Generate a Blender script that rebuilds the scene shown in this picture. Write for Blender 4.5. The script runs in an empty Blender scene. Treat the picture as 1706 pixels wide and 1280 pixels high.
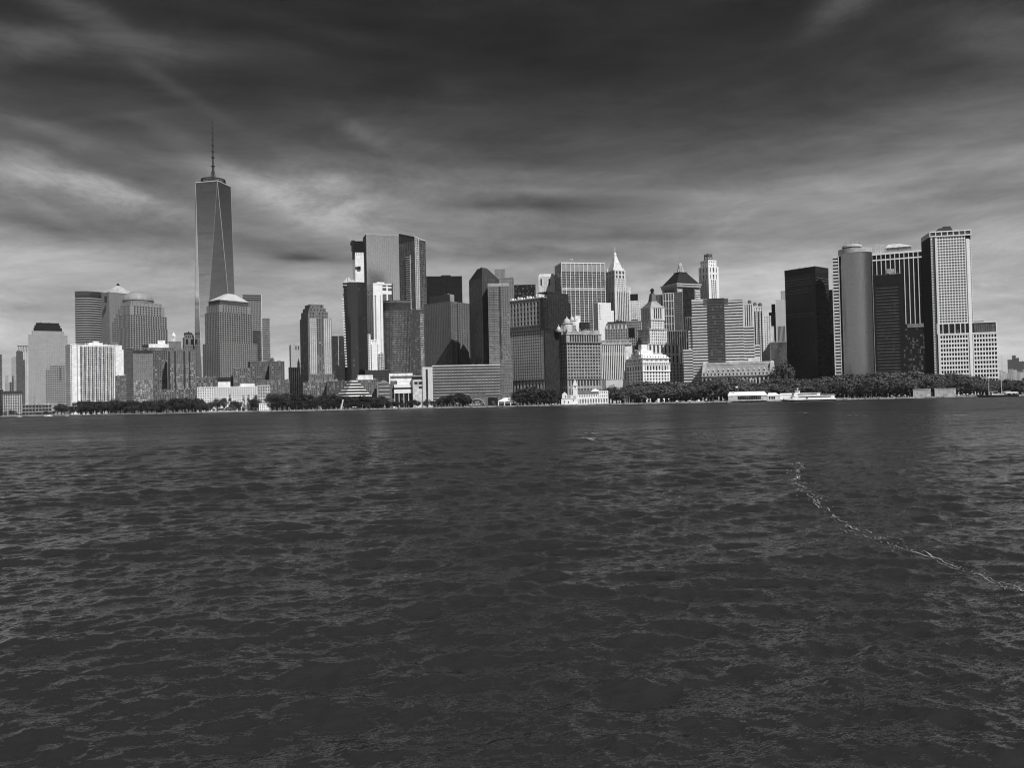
import bpy, math, random
import numpy as np
from mathutils import Matrix, Vector
R = random.Random(7)
sc = bpy.context.scene
COL = sc.collection
# ---------------------------------------------------------------- camera
CAMZ = 7.0; PITCH = math.atan(30/1420); ROLL = math.radians(1.25); F = 1420.0
cam = bpy.data.objects.new('camera', bpy.data.cameras.new('camera'))
COL.objects.link(cam); sc.camera = cam
cam.data.lens = 36.0*F/1706; cam.data.sensor_width = 36; cam.data.clip_start = .5; cam.data.clip_end = 30000
MC = Matrix.Rotation(math.pi/2+PITCH, 4, 'X') @ Matrix.Rotation(-ROLL, 4, 'Z')
cam.matrix_world = Matrix.Translation((0, 0, CAMZ)) @ MC
M3 = MC.to_3x3()
CR, CU, CF = M3 @ Vector((1, 0, 0)), M3 @ Vector((0, 1, 0)), M3 @ Vector((0, 0, -1))
def ray(x, y): return CF + CR*((x-853)/F) - CU*((y-640)/F)
def pt(x, y, D):
    d = ray(x, y); t = D/d.y
    return d.x*t, CAMZ + d.z*t
def onwater(x, y, z=0.0):
    d = ray(x, y); t = (z-CAMZ)/d.z
    return d.x*t, d.y*t
# ---------------------------------------------------------------- light
SUN_AZ = math.radians(146); SUN_EL = math.radians(47)     # azimuth clockwise from +Y
sd = Vector((math.sin(SUN_AZ)*math.cos(SUN_EL), math.cos(SUN_AZ)*math.cos(SUN_EL), math.sin(SUN_EL)))
sl = bpy.data.lights.new('sun', 'SUN'); sl.energy = 4.4; sl.angle = math.radians(.5); sl.color = (1, 1, 1)
so = bpy.data.objects.new('sun', sl); COL.objects.link(so)
so.rotation_euler = (-sd).to_track_quat('-Z', 'Y').to_euler(); so.location = (0, 0, 800)
sc.view_settings.view_transform = 'Standard'; sc.view_settings.look = 'None'
sc.view_settings.exposure = 0; sc.view_settings.gamma = 1
# node helper
class N:
    def __init__(s, tree): s.t = tree; s.n = tree.nodes; s.l = tree.links
    def new(s, typ, **kw):
        n = s.n.new(typ)
        for k, v in kw.items(): setattr(n, k, v)
        return n
    def put(s, sock, v):
        if isinstance(v, bpy.types.NodeSocket): s.l.new(v, sock)
        else: sock.default_value = v
    def m(s, op, a, b=0.0, c=None, clamp=False):
        n = s.new('ShaderNodeMath', operation=op, use_clamp=clamp)
        s.put(n.inputs[0], a); s.put(n.inputs[1], b)
        if c is not None: s.put(n.inputs[2], c)
        return n.outputs[0]
    def xyz(s, a, b, c):
        n = s.new('ShaderNodeCombineXYZ'); s.put(n.inputs[0], a); s.put(n.inputs[1], b); s.put(n.inputs[2], c); return n.outputs[0]
    def sep(s, v):
        n = s.new('ShaderNodeSeparateXYZ'); s.put(n.inputs[0], v); return n.outputs
    def noise(s, v, scale, detail=4, rough=.55, dist=0.0, lac=2.0):
        n = s.new('ShaderNodeTexNoise'); s.put(n.inputs['Vector'], v); n.inputs['Scale'].default_value = scale
        n.inputs['Detail'].default_value = detail; n.inputs['Roughness'].default_value = rough; n.inputs['Distortion'].default_value = dist
        return n.outputs[0]
    def ramp(s, v, pts, interp='LINEAR'):
        n = s.new('ShaderNodeValToRGB'); s.put(n.inputs[0], v); cr = n.color_ramp; cr.interpolation = interp
        while len(cr.elements) < len(pts): cr.elements.new(.5)
        for e, (p, g) in zip(cr.elements, pts): e.position = p; e.color = (g, g, g, 1)
        return n.outputs[0]
    def map(s, v, a, b, c, d, smooth=False):
        n = s.new('ShaderNodeMapRange', interpolation_type='SMOOTHSTEP' if smooth else 'LINEAR')
        for i, q in enumerate((v, a, b, c, d)): s.put(n.inputs[i], q)
        return n.outputs[0]
# ---------------------------------------------------------------- sky
w = bpy.data.worlds.new('World'); sc.world = w; w.use_nodes = True
n = N(w.node_tree); n.n.clear()
sky = n.new('ShaderNodeTexSky', sky_type='NISHITA'); sky.sun_disc = False
sky.sun_elevation = SUN_EL; sky.sun_rotation = SUN_AZ
tc = n.new('ShaderNodeTexCoord').outputs['Generated']
dx, dy, dz = n.sep(tc)
az = n.m('ARCTAN2', dx, dy)                                   # 0 straight ahead, + to the right
el = n.m('ARCSINE', dz)
wv = n.xyz(n.m('MULTIPLY', az, 1.6), n.m('MULTIPLY', el, 5.0), 0.0)
w1 = n.noise(wv, 1.3, 3, .5)
elw = n.m('ADD', el, n.m('MULTIPLY', n.m('SUBTRACT', w1, .5), .06))
# base tone as the red-filtered film saw it: dark overhead, pale at the horizon
base = n.ramp(n.m('ABSOLUTE', elw), [(0, .60), (.06, .54), (.104, .46), (.139, .36), (.167, .295), (.20, .225), (.228, .165), (.253, .12), (.282, .08), (.31, .048), (.347, .030), (.40, .0185), (1, .014)])
azs = n.m('ADD', az, n.m('MULTIPLY', n.m('SUBTRACT', w1, .5), .6))
s1 = n.noise(n.xyz(n.m('ADD', n.m('MULTIPLY', azs, 1.7), n.m('MULTIPLY', el, 2.4)), n.m('MULTIPLY', elw, 7.5), 3.1), 1.5, 7, .58, .15)
s2 = n.noise(n.xyz(n.m('SUBTRACT', n.m('MULTIPLY', azs, 4.0), n.m('MULTIPLY', el, 4.0)), n.m('MULTIPLY', el, 17.0), 8.7), 1.3, 7, .62, .1)
s3 = n.noise(n.xyz(n.m('MULTIPLY', azs, 7.0), n.m('MULTIPLY', elw, 19.0), 5.3), 1.2, 9, .68, .0)
s4 = n.noise(n.xyz(n.m('MULTIPLY', az, 2.6), n.m('MULTIPLY', el, 13.0), 2.2), 1.5, 8, .62, .0)
f1 = n.map(s1, .32, .70, .76, 1.26)
f2 = n.map(s2, .32, .72, .91, 1.10)
val = n.m('MULTIPLY', n.m('MULTIPLY', base, f1), f2)
val = n.m('MULTIPLY', val, n.m('MULTIPLY', n.map(s3, .32, .68, .82, 1.19), n.map(s4, .36, .64, .78, 1.23)))
def P2(x, y):
    d = ray(x, y); return math.atan2(d.x, d.y), math.asin(d.z/d.length)
# cloud banks at their compass bearing and height, edges torn by noise
tear = n.m('SUBTRACT', n.noise(n.xyz(n.m('MULTIPLY', az, 8.0), n.m('MULTIPLY', el, 20.0), 1.0), 1.3, 8, .66, .2), .5)
for (px, py, sx, sy, slope, amp) in [
        (545, 345, 80, 28, .1, .22), (455, 322, 80, 16, .2, .12), (560, 305, 60, 9, -.05, .08), (620, 330, 70, 12, .1, .07), (400, 300, 80, 14, .5, .06),
        (60, 293, 110, 14, .12, .17), (180, 318, 110, 13, .3, .13), (300, 350, 90, 12, .3, .05), (60, 340, 60, 8, .5, .05), (90, 379, 130, 10, .06, -.12), (240, 385, 100, 9, .04, -.05),
        (60, 425, 170, 26, .1, .06), (500, 432, 45, 7, .05, -.13), (430, 405, 70, 8, .2, -.06), (580, 436, 60, 5, .0, -.06), (760, 398, 120, 14, .05, .06), (790, 342, 130, 8, .0, -.07), (950, 342, 130, 11, .05, -.06),
        (930, 318, 230, 6, .05, .06), (870, 292, 200, 7, .03, .03), (900, 395, 90, 7, .04, -.05), (880, 425, 130, 8, .0, -.12), (1100, 396, 110, 7, .02, -.06), (1030, 430, 120, 6, .1, -.05),
        (1250, 360, 300, 30, .05, .04), (1300, 470, 260, 40, .0, .01), (1660, 520, 200, 60, .0, .12), (1680, 440, 120, 10, .0, -.05), (1300, 270, 220, 16, .06, -.022), (1420, 305, 260, 8, -.05, .02),
        (90, 66, 170, 13, -.1, .055), (20, 88, 60, 12, -.3, .03), (130, 14, 60, 14, .3, .05), (230, 60, 70, 9, .1, .02), (300, 150, 60, 8, .5, .020), (240, 122, 40, 8, .4, .010),
        (120, 235, 130, 10, .3, .025), (40, 205, 80, 8, .1, .02), (140, 200, 80, 4, -.25, .016), (615, 228, 38, 12, .45, .045), (530, 195, 50, 12, .35, .010), (740, 255, 110, 12, .3, .02),
        (560, 225, 200, 50, .15, .008), (1415, 4, 34, 12, -.2, .055), (1378, 36, 26, 12, -.3, .024), (1700, 50, 70, 26, .3, .05), (1690, 190, 170, 60, -.1, .03), (1500, 190, 160, 12, -.1, .012), (530, 50, 160, 8, .12, .008), (760, 145, 30, 10, .1, .012)]:
    a0, e0 = P2(px, py)
    u = n.m('MULTIPLY', n.m('SUBTRACT', az, a0), F/sx)
    e1 = n.m('ADD', n.m('SUBTRACT', el, e0), n.m('MULTIPLY', n.m('SUBTRACT', az, a0), slope+.023))
    e1 = n.m('ADD', e1, n.m('MULTIPLY', tear, min(.035, sy*3.2/F)))
    v = n.m('MULTIPLY', e1, F/sy)
    r2 = n.m('ADD', n.m('MULTIPLY', u, u), n.m('MULTIPLY', v, v))
    g = n.m('MULTIPLY', n.m('EXPONENT', n.m('MULTIPLY', r2, -.5)), amp)
    g = n.m('MULTIPLY', g, n.map(s3, .34, .66, .55, 1.4))
    val = n.m('ADD', val, g)
# unseen sky behind the viewer, shaped for glass reflections: brighter west, darker east
back = n.map(n.m('COSINE', n.m('SUBTRACT', az, math.radians(-125))), -.2, .9, 0.0, 1.0, True)
east = n.map(n.m('COSINE', n.m('SUBTRACT', az, math.radians(95))), .42, .78, 0.0, 1.0, True)
val = n.m('MULTIPLY', val, n.m('SUBTRACT', n.m('ADD', 1.0, n.m('MULTIPLY', back, .5)), n.m('MULTIPLY', east, .8)))
val = n.m('MAXIMUM', val, .011)
# small share of the sky texture's grey value added to the whole sky
bw = n.new('ShaderNodeRGBToBW'); n.l.new(sky.outputs[0], bw.inputs[0])
val = n.m('ADD', val, n.m('MULTIPLY', bw.outputs[0], .0004))
bg = n.new('ShaderNodeBackground'); n.l.new(val, bg.inputs[0]); bg.inputs[1].default_value = 1.0
ow = n.new('ShaderNodeOutputWorld'); n.l.new(bg.outputs[0], ow.inputs[0])
w.cycles.sampling_method = 'MANUAL'; w.cycles.sample_map_resolution = 512
sc.cycles.filter_width = 1.1; sc.cycles.max_bounces = 4; sc.cycles.diffuse_bounces = 2; sc.cycles.glossy_bounces = 2
# ---------------------------------------------------------------- materials
MATS = {}
def newmat(name):
    m = bpy.data.materials.new(name); m.use_nodes = True
    k = N(m.node_tree); b = k.n['Principled BSDF']
    return m, k, b
def W(g, var=.18, rough=.85, cell=0.0):
    """masonry, concrete, painted metal: grey g with weather stains"""
    key = ('w', g, var, rough, cell)
    if key in MATS: return MATS[key]
    m, k, b = newmat('masonry')
    o = k.new('ShaderNodeTexCoord').outputs['Object']
    x, y, z = k.sep(o)
    a = k.noise(o, .045, 4, .6); s = k.noise(k.xyz(k.m('MULTIPLY', x, .5), k.m('MULTIPLY', y, .5), k.m('MULTIPLY', z, .05)), 1.0, 3, .6)
    c = k.noise(o, .9, 2, .5)
    t = k.m('ADD', k.m('MULTIPLY', a, .5), k.m('ADD', k.m('MULTIPLY', s, .3), k.m('MULTIPLY', c, .2)))
    v = k.map(t, .35, .65, g*(1-var), g*(1+var))
    ci = k.m('FLOOR', k.m('DIVIDE', k.m('ADD', x, y), 3.1)); cj = k.m('FLOOR', k.m('DIVIDE', z, 3.7))
    wn = k.new('ShaderNodeTexWhiteNoise', noise_dimensions='3D'); k.l.new(k.xyz(ci, cj, 4.0), wn.inputs['Vector'])
    cvv = min(.16, var); v = k.m('MULTIPLY', v, k.map(wn.outputs['Value'], 0, 1, 1-cvv, 1+cvv))
    k.l.new(v, b.inputs['Base Color']); b.inputs['Roughness'].default_value = rough
    b.inputs['Specular IOR Level'].default_value = .25 if g > .03 else .1
    MATS[key] = m; return m
def G(g=.02, blind=.25, bright=.22, metal=0.0, rough=.12, cx=3.0, cz=3.7, line=0.0):
    """window glass: dark, some panes paler, as drawn blinds or a sky glint painted into the colour; optional fine mullion lines"""
    key = ('g', g, blind, bright, metal, rough, cx, cz, line)
    if key in MATS: return MATS[key]
    m, k, b = newmat('window_glass')
    o = k.new('ShaderNodeTexCoord').outputs['Object']
    x, y, z = k.sep(o)
    h = k.m('ADD', x, k.m('MULTIPLY', y, 1.0))
    ci = k.m('FLOOR', k.m('DIVIDE', h, cx)); cj = k.m('FLOOR', k.m('DIVIDE', z, cz))
    wn = k.new('ShaderNodeTexWhiteNoise', noise_dimensions='3D'); k.l.new(k.xyz(ci, cj, 1.0), wn.inputs['Vector'])
    r = wn.outputs['Value']
    isb = k.m('LESS_THAN', r, blind)
    lev = k.map(r, 0.0, max(blind, .01), bright, bright*.3)  # pale panes: drawn blinds, plus sky glints put into the base colour
    vr = .4 if metal < .3 else .04; v = k.m('ADD', k.m('MULTIPLY', isb, lev), k.m('MULTIPLY', k.m('SUBTRACT', 1.0, isb), k.map(r, 0, 1, g*(1-vr), g*(1+vr))))
    if line:
        fx = k.m('LESS_THAN', k.m('FRACT', k.m('DIVIDE', h, cx)), .14); fz = k.m('LESS_THAN', k.m('FRACT', k.m('DIVIDE', z, cz)), .2)
        v = k.m('ADD', v, k.m('MULTIPLY', k.m('MAXIMUM', fx, fz), line))
    k.l.new(v, b.inputs['Base Color']); b.inputs['Metallic'].default_value = metal; b.inputs['Specular IOR Level'].default_value = .5 if g > .012 else .22
    rg = k.map(r, 0, 1, rough*.7, rough*1.6) if metal < .3 else k.map(r, 0, 1, rough*.95, rough*1.05); k.l.new(rg, b.inputs['Roughness'])
    # panes never lie quite in one plane
    nm = k.new('ShaderNodeNewGeometry').outputs['Normal']
    va = k.new('ShaderNodeVectorMath', operation='MULTIPLY_ADD'); k.l.new(wn.outputs['Color'], va.inputs[0])
    pa = .05 if metal < .3 else .006; va.inputs[1].default_value = (pa, pa, pa); k.l.new(nm, va.inputs[2])
    vs = k.new('ShaderNodeVectorMath', operation='SUBTRACT'); k.l.new(va.outputs[0], vs.inputs[0]); vs.inputs[1].default_value = (pa/2, pa/2, pa/2)
    vn = k.new('ShaderNodeVectorMath', operation='NORMALIZE'); k.l.new(vs.outputs[0], vn.inputs[0])
    k.l.new(vn.outputs[0], b.inputs['Normal'])
    MATS[key] = m; return m
# ---------------------------------------------------------------- mesh builder
class MB:
    def __init__(s): s.v = []; s.f = []
    def box(s, x0, x1, y0, y1, z0, z1):
        i = len(s.v)
        s.v += [(x0, y0, z0), (x1, y0, z0), (x1, y1, z0), (x0, y1, z0), (x0, y0, z1), (x1, y0, z1), (x1, y1, z1), (x0, y1, z1)]
        s.f += [(i, i+3, i+2, i+1), (i+4, i+5, i+6, i+7), (i, i+1, i+5, i+4), (i+1, i+2, i+6, i+5), (i+2, i+3, i+7, i+6), (i+3, i, i+4, i+7)]
    def frus(s, a, b, z0, z1):
        """a, b: lists of (x,y) with the same count; bottom ring and top ring"""
        i = len(s.v); k = len(a)
        s.v += [(x, y, z0) for x, y in a] + [(x, y, z1) for x, y in b]
        s.f += [tuple(i+j for j in range(k-1, -1, -1)), tuple(i+k+j for j in range(k))]
        s.f += [(i+j, i+(j+1) % k, i+k+(j+1) % k, i+k+j) for j in range(k)]
    def prism(s, a, z0, z1): s.frus(a, a, z0, z1)
    def rect(s, x0, x1, y0, y1): return [(x0, y0), (x1, y0), (x1, y1), (x0, y1)]
    def lathe(s, cx, cy, prof, k=16, ph=0.0):
        """prof: (radius, z) list"""
        for (r0, z0), (r1, z1) in zip(prof[:-1], prof[1:]):
            if abs(z1-z0) < 1e-4: continue
            s.frus([(cx+r0*math.cos(ph+2*math.pi*j/k), cy+r0*math.sin(ph+2*math.pi*j/k)) for j in range(k)],
                   [(cx+r1*math.cos(ph+2*math.pi*j/k), cy+r1*math.sin(ph+2*math.pi*j/k)) for j in range(k)], z0, z1)
    def bar(s, p, q, r=.3, r2=None):
        p, q = Vector(p), Vector(q); d = (q-p)
        if d.length < 1e-5: return
        d.normalize(); a = Vector((0, 0, 1)) if abs(d.z) < .9 else Vector((1, 0, 0))
        u = d.cross(a).normalized(); v = d.cross(u); i = len(s.v); r2 = r if r2 is None else r2
        for c, rr in ((p, r), (q, r2)):
            for su, sv in ((1, 1), (-1, 1), (-1, -1), (1, -1)): s.v.append(tuple(c+u*su*rr+v*sv*rr))
        s.f += [(i, i+1, i+2, i+3), (i+7, i+6, i+5, i+4)] + [(i+j, i+4+j, i+4+(j+1) % 4, i+(j+1) % 4) for j in range(4)]
    def mesh(s, name):
        me = bpy.data.meshes.new(name); me.from_pydata(s.v, [], s.f); me.update(); return me
    def build(s, name, mat, parent=None, loc=None):
        if not s.v: return None
        me = s.mesh(name); me.materials.append(mat)
        o = bpy.data.objects.new(name, me); COL.objects.link(o)
        if parent: o.parent = parent
        if loc: o.location = loc
        return o
def tag(o, label=None, cat=None, group=None, kind=None):
    if label: o['label'] = label
    if cat: o['category'] = cat
    if group: o['group'] = group
    if kind: o['kind'] = kind
    return o
def empty(name, loc, rz=0.0):
    o = bpy.data.objects.new(name, None); COL.objects.link(o); o.location = loc; o.rotation_euler = (0, 0, rz)
    o.empty_display_size = 1; return o
GZ = 2.0
# ---------------------------------------------------------------- building kit
class Bld:
    def __init__(s, name, label, xL, xC, xR, y, D, th=0.0, dep=30.0, cat='building', group=None, gz=None):
        s.D = D; s.y = y; s.xC = xC; s.rel = th; s.gz = GZ if gz is None else gz
        X, Z = pt(xC, y, D); s.X = X; s.H = Z - s.gz
        s.th = math.radians(th) + math.atan2(-X, D)
        s.c, s.s = math.cos(s.th), math.sin(s.th)
        s.W = s.fx(xR) if xR > xC else dep
        s.L = s.ly(xL) if xL < xC else dep
        s.root = empty(name, (X, D, s.gz), s.th); tag(s.root, label, cat, group)
        s.wall = MB(); s.glz = MB(); s.op = []
    def fx(s, x, y=None):
        u = pt(x, s.y if y is None else y, s.D)[0]/s.D
        return (u*s.D - s.X)/(s.c - u*s.s)
    def ly(s, x, y=None):
        u = pt(x, s.y if y is None else y, s.D)[0]/s.D
        return (u*s.D - s.X)/(-s.s - u*s.c)
    def z(s, y, x=None): return pt(s.xC if x is None else x, y, s.D)[1] - s.gz
    def part(s, mb, name, mat): return mb.build(name, mat, s.root)
    def block(s, x0, x1, y0, y1, z0, z1, nf=8, nl=6, fh=3.7, pf=.4, sf=.35, p=.45, kind='grid', core='glass', indiv=False, cap=1.2, corner=None, nz=None, faces='flr'):
        (s.wall if core == 'wall' else s.glz).box(x0, x1, y0, y1, z0, z1)
        wm = s.wall; nz = nz or max(1, round((z1-z0)/fh)); hz = (z1-z0)/nz
        wx = (x1-x0)/nf; wy = (y1-y0)/nl
        cw = corner if corner is not None else max(.5, pf*wx*.6)
        if kind in ('grid', 'mul'):
            for i in range(1, nf):
                c = x0+i*wx; h = pf*wx/2; wm.box(c-h, c+h, y0-p, y0+.1, z0, z1)
            for i in range(1, nl):
                c = y0+i*wy; h = pf*wy/2
                if 'l' in faces: wm.box(x0-p, x0+.1, c-h, c+h, z0, z1)
                if 'r' in faces: wm.box(x1-.1, x1+p, c-h, c+h, z0, z1)
        if kind in ('grid', 'rib'):
            q = p*.8
            for j in range(nz+1):
                a, b = z0+j*hz-sf*hz/2, z0+j*hz+sf*hz/2
                if j == 0: a = z0+.02
                if j == nz: b = z1-.02
                wm.box(x0+.05, x1-.05, y0-q, y0+.1, a, b)
                if 'l' in faces: wm.box(x0-q, x0+.1, y0+.05, y1-.05, a, b)
                if 'r' in faces: wm.box(x1-.1, x1+q, y0+.05, y1-.05, a, b)
        if cw > 0:
            for cx in (x0, x1):
                for cy in (y0, y1):
                    a = (cx-p-.03, cx+cw) if cx == x0 else (cx-cw, cx+p+.03)
                    b = (cy-p-.03, cy+cw) if cy == y0 else (cy-cw, cy+p+.03)
                    wm.box(a[0], a[1], b[0], b[1], z0, z1-.04)
        if cap: wm.box(x0-p-.12, x1+p+.12, y0-p-.12, y1+p+.12, z1-cap*.4, z1+cap*.6)
        if indiv:
            for j in range(nz-1, -1, -1):
                zc = z0+(j+.5)*hz; hh = hz*(1-sf)
                for i in range(nf): s.op.append(('f', x0+(i+.5)*wx, y0-.12, zc, wx*(1-pf), hh))
                if s.L > 0 and 'l' in faces and s.rel > 2:
                    for i in range(nl): s.op.append(('l', x0-.12, y0+(i+.5)*wy, zc, wy*(1-pf), hh))
    def std(s, **k):
        s.block(0, s.W, 0, s.L, 0, s.H, **k); return s
    def finish(s, wall=None, glass=None, wname='wall', gname='glazing'):
        a = s.part(s.wall, wname, wall) if wall else None
        b = s.part(s.glz, gname, glass) if glass else None
        if s.op:
            cache = {}
            for q in s.op[:100]:
                key = (q[0], round(q[4], 2), round(q[5], 2))
                if key not in cache:
                    mb = MB(); hw, hh = q[4]/2-.02, q[5]/2-.02
                    if q[0] == 'f': mb.box(-hw, hw, 0, .2, -hh, hh)
                    else: mb.box(0, .2, -hw, hw, -hh, hh)
                    me = mb.mesh('window'); cache[key] = me; me.materials.append(GW if glass is None else glass)
                o = bpy.data.objects.new('window', cache[key]); COL.objects.link(o); o.parent = s.root; o.location = (q[1], q[2], q[3])
            if len(s.op) > 100:
                mb = MB()
                for q in s.op[100:]:
                    hw, hh = q[4]/2-.02, q[5]/2-.02
                    if q[0] == 'f': mb.box(q[1]-hw, q[1]+hw, q[2], q[2]+.2, q[3]-hh, q[3]+hh)
                    else: mb.box(q[1], q[1]+.2, q[2]-hw, q[2]+hw, q[3]-hh, q[3]+hh)
                o = s.part(mb, 'window', GW if glass is None else glass); o['kind'] = 'stuff'
        return s
    def pent(s, x0, x1, y0, y1, z0, h, mat, name='penthouse'):
        mb = MB(); mb.box(x0, x1, y0, y1, z0, z0+h); mb.box(x0-.2, x1+.2, y0-.2, y1+.2, z0+h-.5, z0+h+.15)
        k = max(2, int((x1-x0)/3))
        for i in range(k): c = x0+(i+.5)*(x1-x0)/k; mb.box(c-.35, c+.35, y0-.15, y0+.1, z0+.8, z0+h-1)
        return s.part(mb, name, mat)
    def clutter(s, x0, x1, y0, y1, z0, mat, k=5, hmax=3.0):
        for i in range(k):
            mb = MB(); a = R.uniform(x0, x1-2); b = R.uniform(y0, max(y0+.5, min(y0+14, y1-2))); wv = R.uniform(1.2, 4.5); h = R.uniform(.8, hmax)
            if a+wv > x1: wv = max(.8, x1-a)
            mb.box(a, a+wv, b, b+R.uniform(1.2, 3), z0-.3, z0+h)
            if R.random() < .4: mb.bar((a+wv/2, b+.5, z0+h-.1), (a+wv/2, b+.5, z0+h+R.uniform(1, 4)), .09)
            s.part(mb, 'roof_unit', mat)
    def tank(s, x, y, z0, r, mat, h=3.6):
        mb = MB()
        for a in range(4):
            c = (math.cos(a*1.5708+.78)*r*.8, math.sin(a*1.5708+.78)*r*.8); mb.bar((x+c[0], y+c[1], z0-.2), (x+c[0], y+c[1], z0+2.2), .15)
        mb.lathe(x, y, [(r, z0+2.2), (r*.96, z0+2.2+h), (.1, z0+2.2+h+r*.6)], 12)
        return s.part(mb, 'water_tank', mat)
    def mast(s, x, y, z0, h, mat, r=.25, name='antenna'):
        mb = MB(); mb.bar((x, y, z0), (x, y, z0+h*.5), r, r*.8); mb.bar((x, y, z0+h*.5), (x, y, z0+h), r*.5, r*.25)
        return s.part(mb, name, mat)
GW = G(.02, .2, .2)
GD = G(.012, .12, .10)
# ================================================================ BUILDINGS (source pixel columns -> metres at each building's own distance)
def mk(name, label, xL, xC, xR, y, D, th, wall, glass, fp=3.6, dep=30, group=None, clut=4, fin=True, cat='building', wname='wall', gname='glazing', **k):
    b = Bld(name, label, xL, xC, xR, y, D, th, dep, cat, group)
    k.setdefault('fh', fp*D/F); b.std(**k)
    if clut: b.clutter(1, b.W-1, 1, b.L-1, b.H+.6, W(.3), clut)
    if fin: b.finish(wall, glass, wname, gname)
    return b
OFF = 'office_tower'; APT = 'apartment_tower'
roofm = W(.09); dark = W(.03); pale = W(.62); white = W(.8); mid = W(.3)
# ---- far left edge
mk(OFF, 'dark office tower with rows of small windows cut by the left edge of the view', -14, -14, 3, 591, 1900, 0, W(.16), GD, fp=4, nf=5, nl=4, pf=.4, sf=.4, cat='tower')
for (a, c, y, D, lb) in [(8, 14, 626, 4800, 'lowest of the faint distant towers near the left edge of the view'), (19, 22.5, 596, 4600, 'thin faint distant tower just left of the dark slab with a stepped right side'),
                          (22.5, 27.5, 594, 4500, 'taller faint distant tower touching the left side of the dark stepped slab'), (14, 19.5, 637, 4700, 'short faint distant block between the faint towers at far left')]:
    mk('distant_tower', lb, a, a, c, y, D, 0, W(.36), G(.12, .3, .3), fp=4, nf=4, nl=3, pf=.5, sf=.4, group='far hazy towers', clut=0, cat='tower')  # distance haze put into the pale wall and glass colour
b = Bld(OFF, 'plain dark grey slab tower with a lower shoulder on its right, near the left edge', 27, 27, 38, 586, 2150, 0, 25, 'tower')
b.std(nf=4, nl=3, fh=5, pf=.7, sf=.6, p=.2, corner=.5); b.block(b.W, b.fx(41.5), 2, 23, 0, b.z(600), nf=2, nl=3, fh=5, pf=.7, sf=.6, p=.2); b.clutter(1, b.W-1, 1, 20, b.H+.5, W(.1), 3); b.finish(W(.09), G(.03))
b = Bld(OFF, 'pale tower with an open steel frame on its roof behind the plain dark slab', 31, 31, 48, 587, 2400, 0, 30, 'tower')
b.std(nf=6, nl=4, fh=5, pf=.7, sf=.5, p=.2)
m = MB(); zt = b.z(576.5)
for i in range(5):
    x = b.W*i/4; m.bar((x, 1, b.H), (x, 1, zt), .7); m.bar((x, 20, b.H), (x, 20, zt), .7)
    if i: m.bar((b.W*(i-1)/4, 1, b.H), (x, 1, zt), .45)
m.bar((-3, 1, zt), (b.W+1, 1, zt), .9); m.bar((-3, 20, zt), (b.W+1, 20, zt), .9); b.part(m, 'roof_frame', W(.12)); b.finish(W(.5), G(.1))
b = Bld('waterfront_building', 'low pale waterfront building with dark roof band and tall windows at far left', 5, 5, 36, 652, 1440, 0, 28)
b.block(0, b.W, 0, b.L, 0, b.z(657), nf=8, nl=6, fh=4.6, pf=.45, sf=.35, core='glass', cap=1.0)
m = MB(); m.box(-1.5, b.W+1.5, -1.5, b.L+1, b.z(657)+.7, b.H); b.part(m, 'roof', W(.05)); b.finish(W(.42), GD)
mk('waterfront_building', 'small dark block at the left edge of the view beside the low pale building', -14, -14, 5, 650, 1460, 0, W(.07), GD, fp=4.5, nf=6, nl=4, pf=.4, sf=.3)
# ---- stepped grey tower, black mansard
b = Bld(OFF, 'pale grey stepped office tower with black mansard roof, left of the white balconied tower', 47, 47, 112.5, 558.5, 1700, 0, 45, 'tower')
stone = W(.34, .08); H = b.H; x1, x2 = b.fx(76), b.fx(109)
fh = 3.78*1700/F
b.block(0, b.W, 0, b.L, 0, H, nf=22, nl=14, fh=fh, pf=.62, sf=.66, p=.06, corner=1)
b.block(b.fx(53), b.fx(107), 4, b.L-4, H, b.z(551.5), nf=16, nl=12, nz=2, pf=.62, sf=.66, p=.06, corner=1)
m = MB(); xs = [(56, 103.5, 551, 546), (57.5, 101, 546, 541.5), (60, 99, 541.5, 537.2)]
for i, (a, c, ya, yb) in enumerate(xs):
    m.box(b.fx(a), b.fx(c), 6+i*2, b.L-6-i*2, b.z(ya)+.5, b.z(yb)+.5)
    for q in range(14): xx = b.fx(a)+(q+.5)*(b.fx(c)-b.fx(a))/14; m.box(xx-.5, xx+.5, 5.6+i*2, 6+i*2, b.z(ya), b.z(yb)+.9)
b.part(m, 'mansard_roof', W(.02, .1)); b.clutter(b.fx(63), b.fx(96), 14, 30, b.z(537)+.5, dark, 5, 2)
m = MB()
for i in range(9):
    for j in range(17):
        if i < 2 and j > 14: continue
        xx = b.fx(77)+i*(b.fx(108)-b.fx(77))/8.6; zz = b.z(671)+j*fh; m.box(xx-1.2, xx+1.2, -.35, .1, zz-1.3, zz+1.1)
o = b.part(m, 'open_window', W(.03)); o['kind'] = 'stuff'
m = MB(); m.box(b.fx(98.5), b.fx(100.5), -.5, .1, b.z(635), b.z(612)); b.part(m, 'recess', dark)
b.finish(stone, G(.18, .1, .25, 0, .3))
b = Bld('waterfront_building', 'low grey waterfront building with wide dark windows below the stepped grey tower', 37, 37, 86, 675, 1430, 0, 30)
b.std(nf=9, nl=5, fh=6, pf=.25, sf=.4); b.clutter(2, b.W-2, 2, 18, b.H+.5, white, 4, 1.5); b.finish(W(.22), GD)
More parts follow.
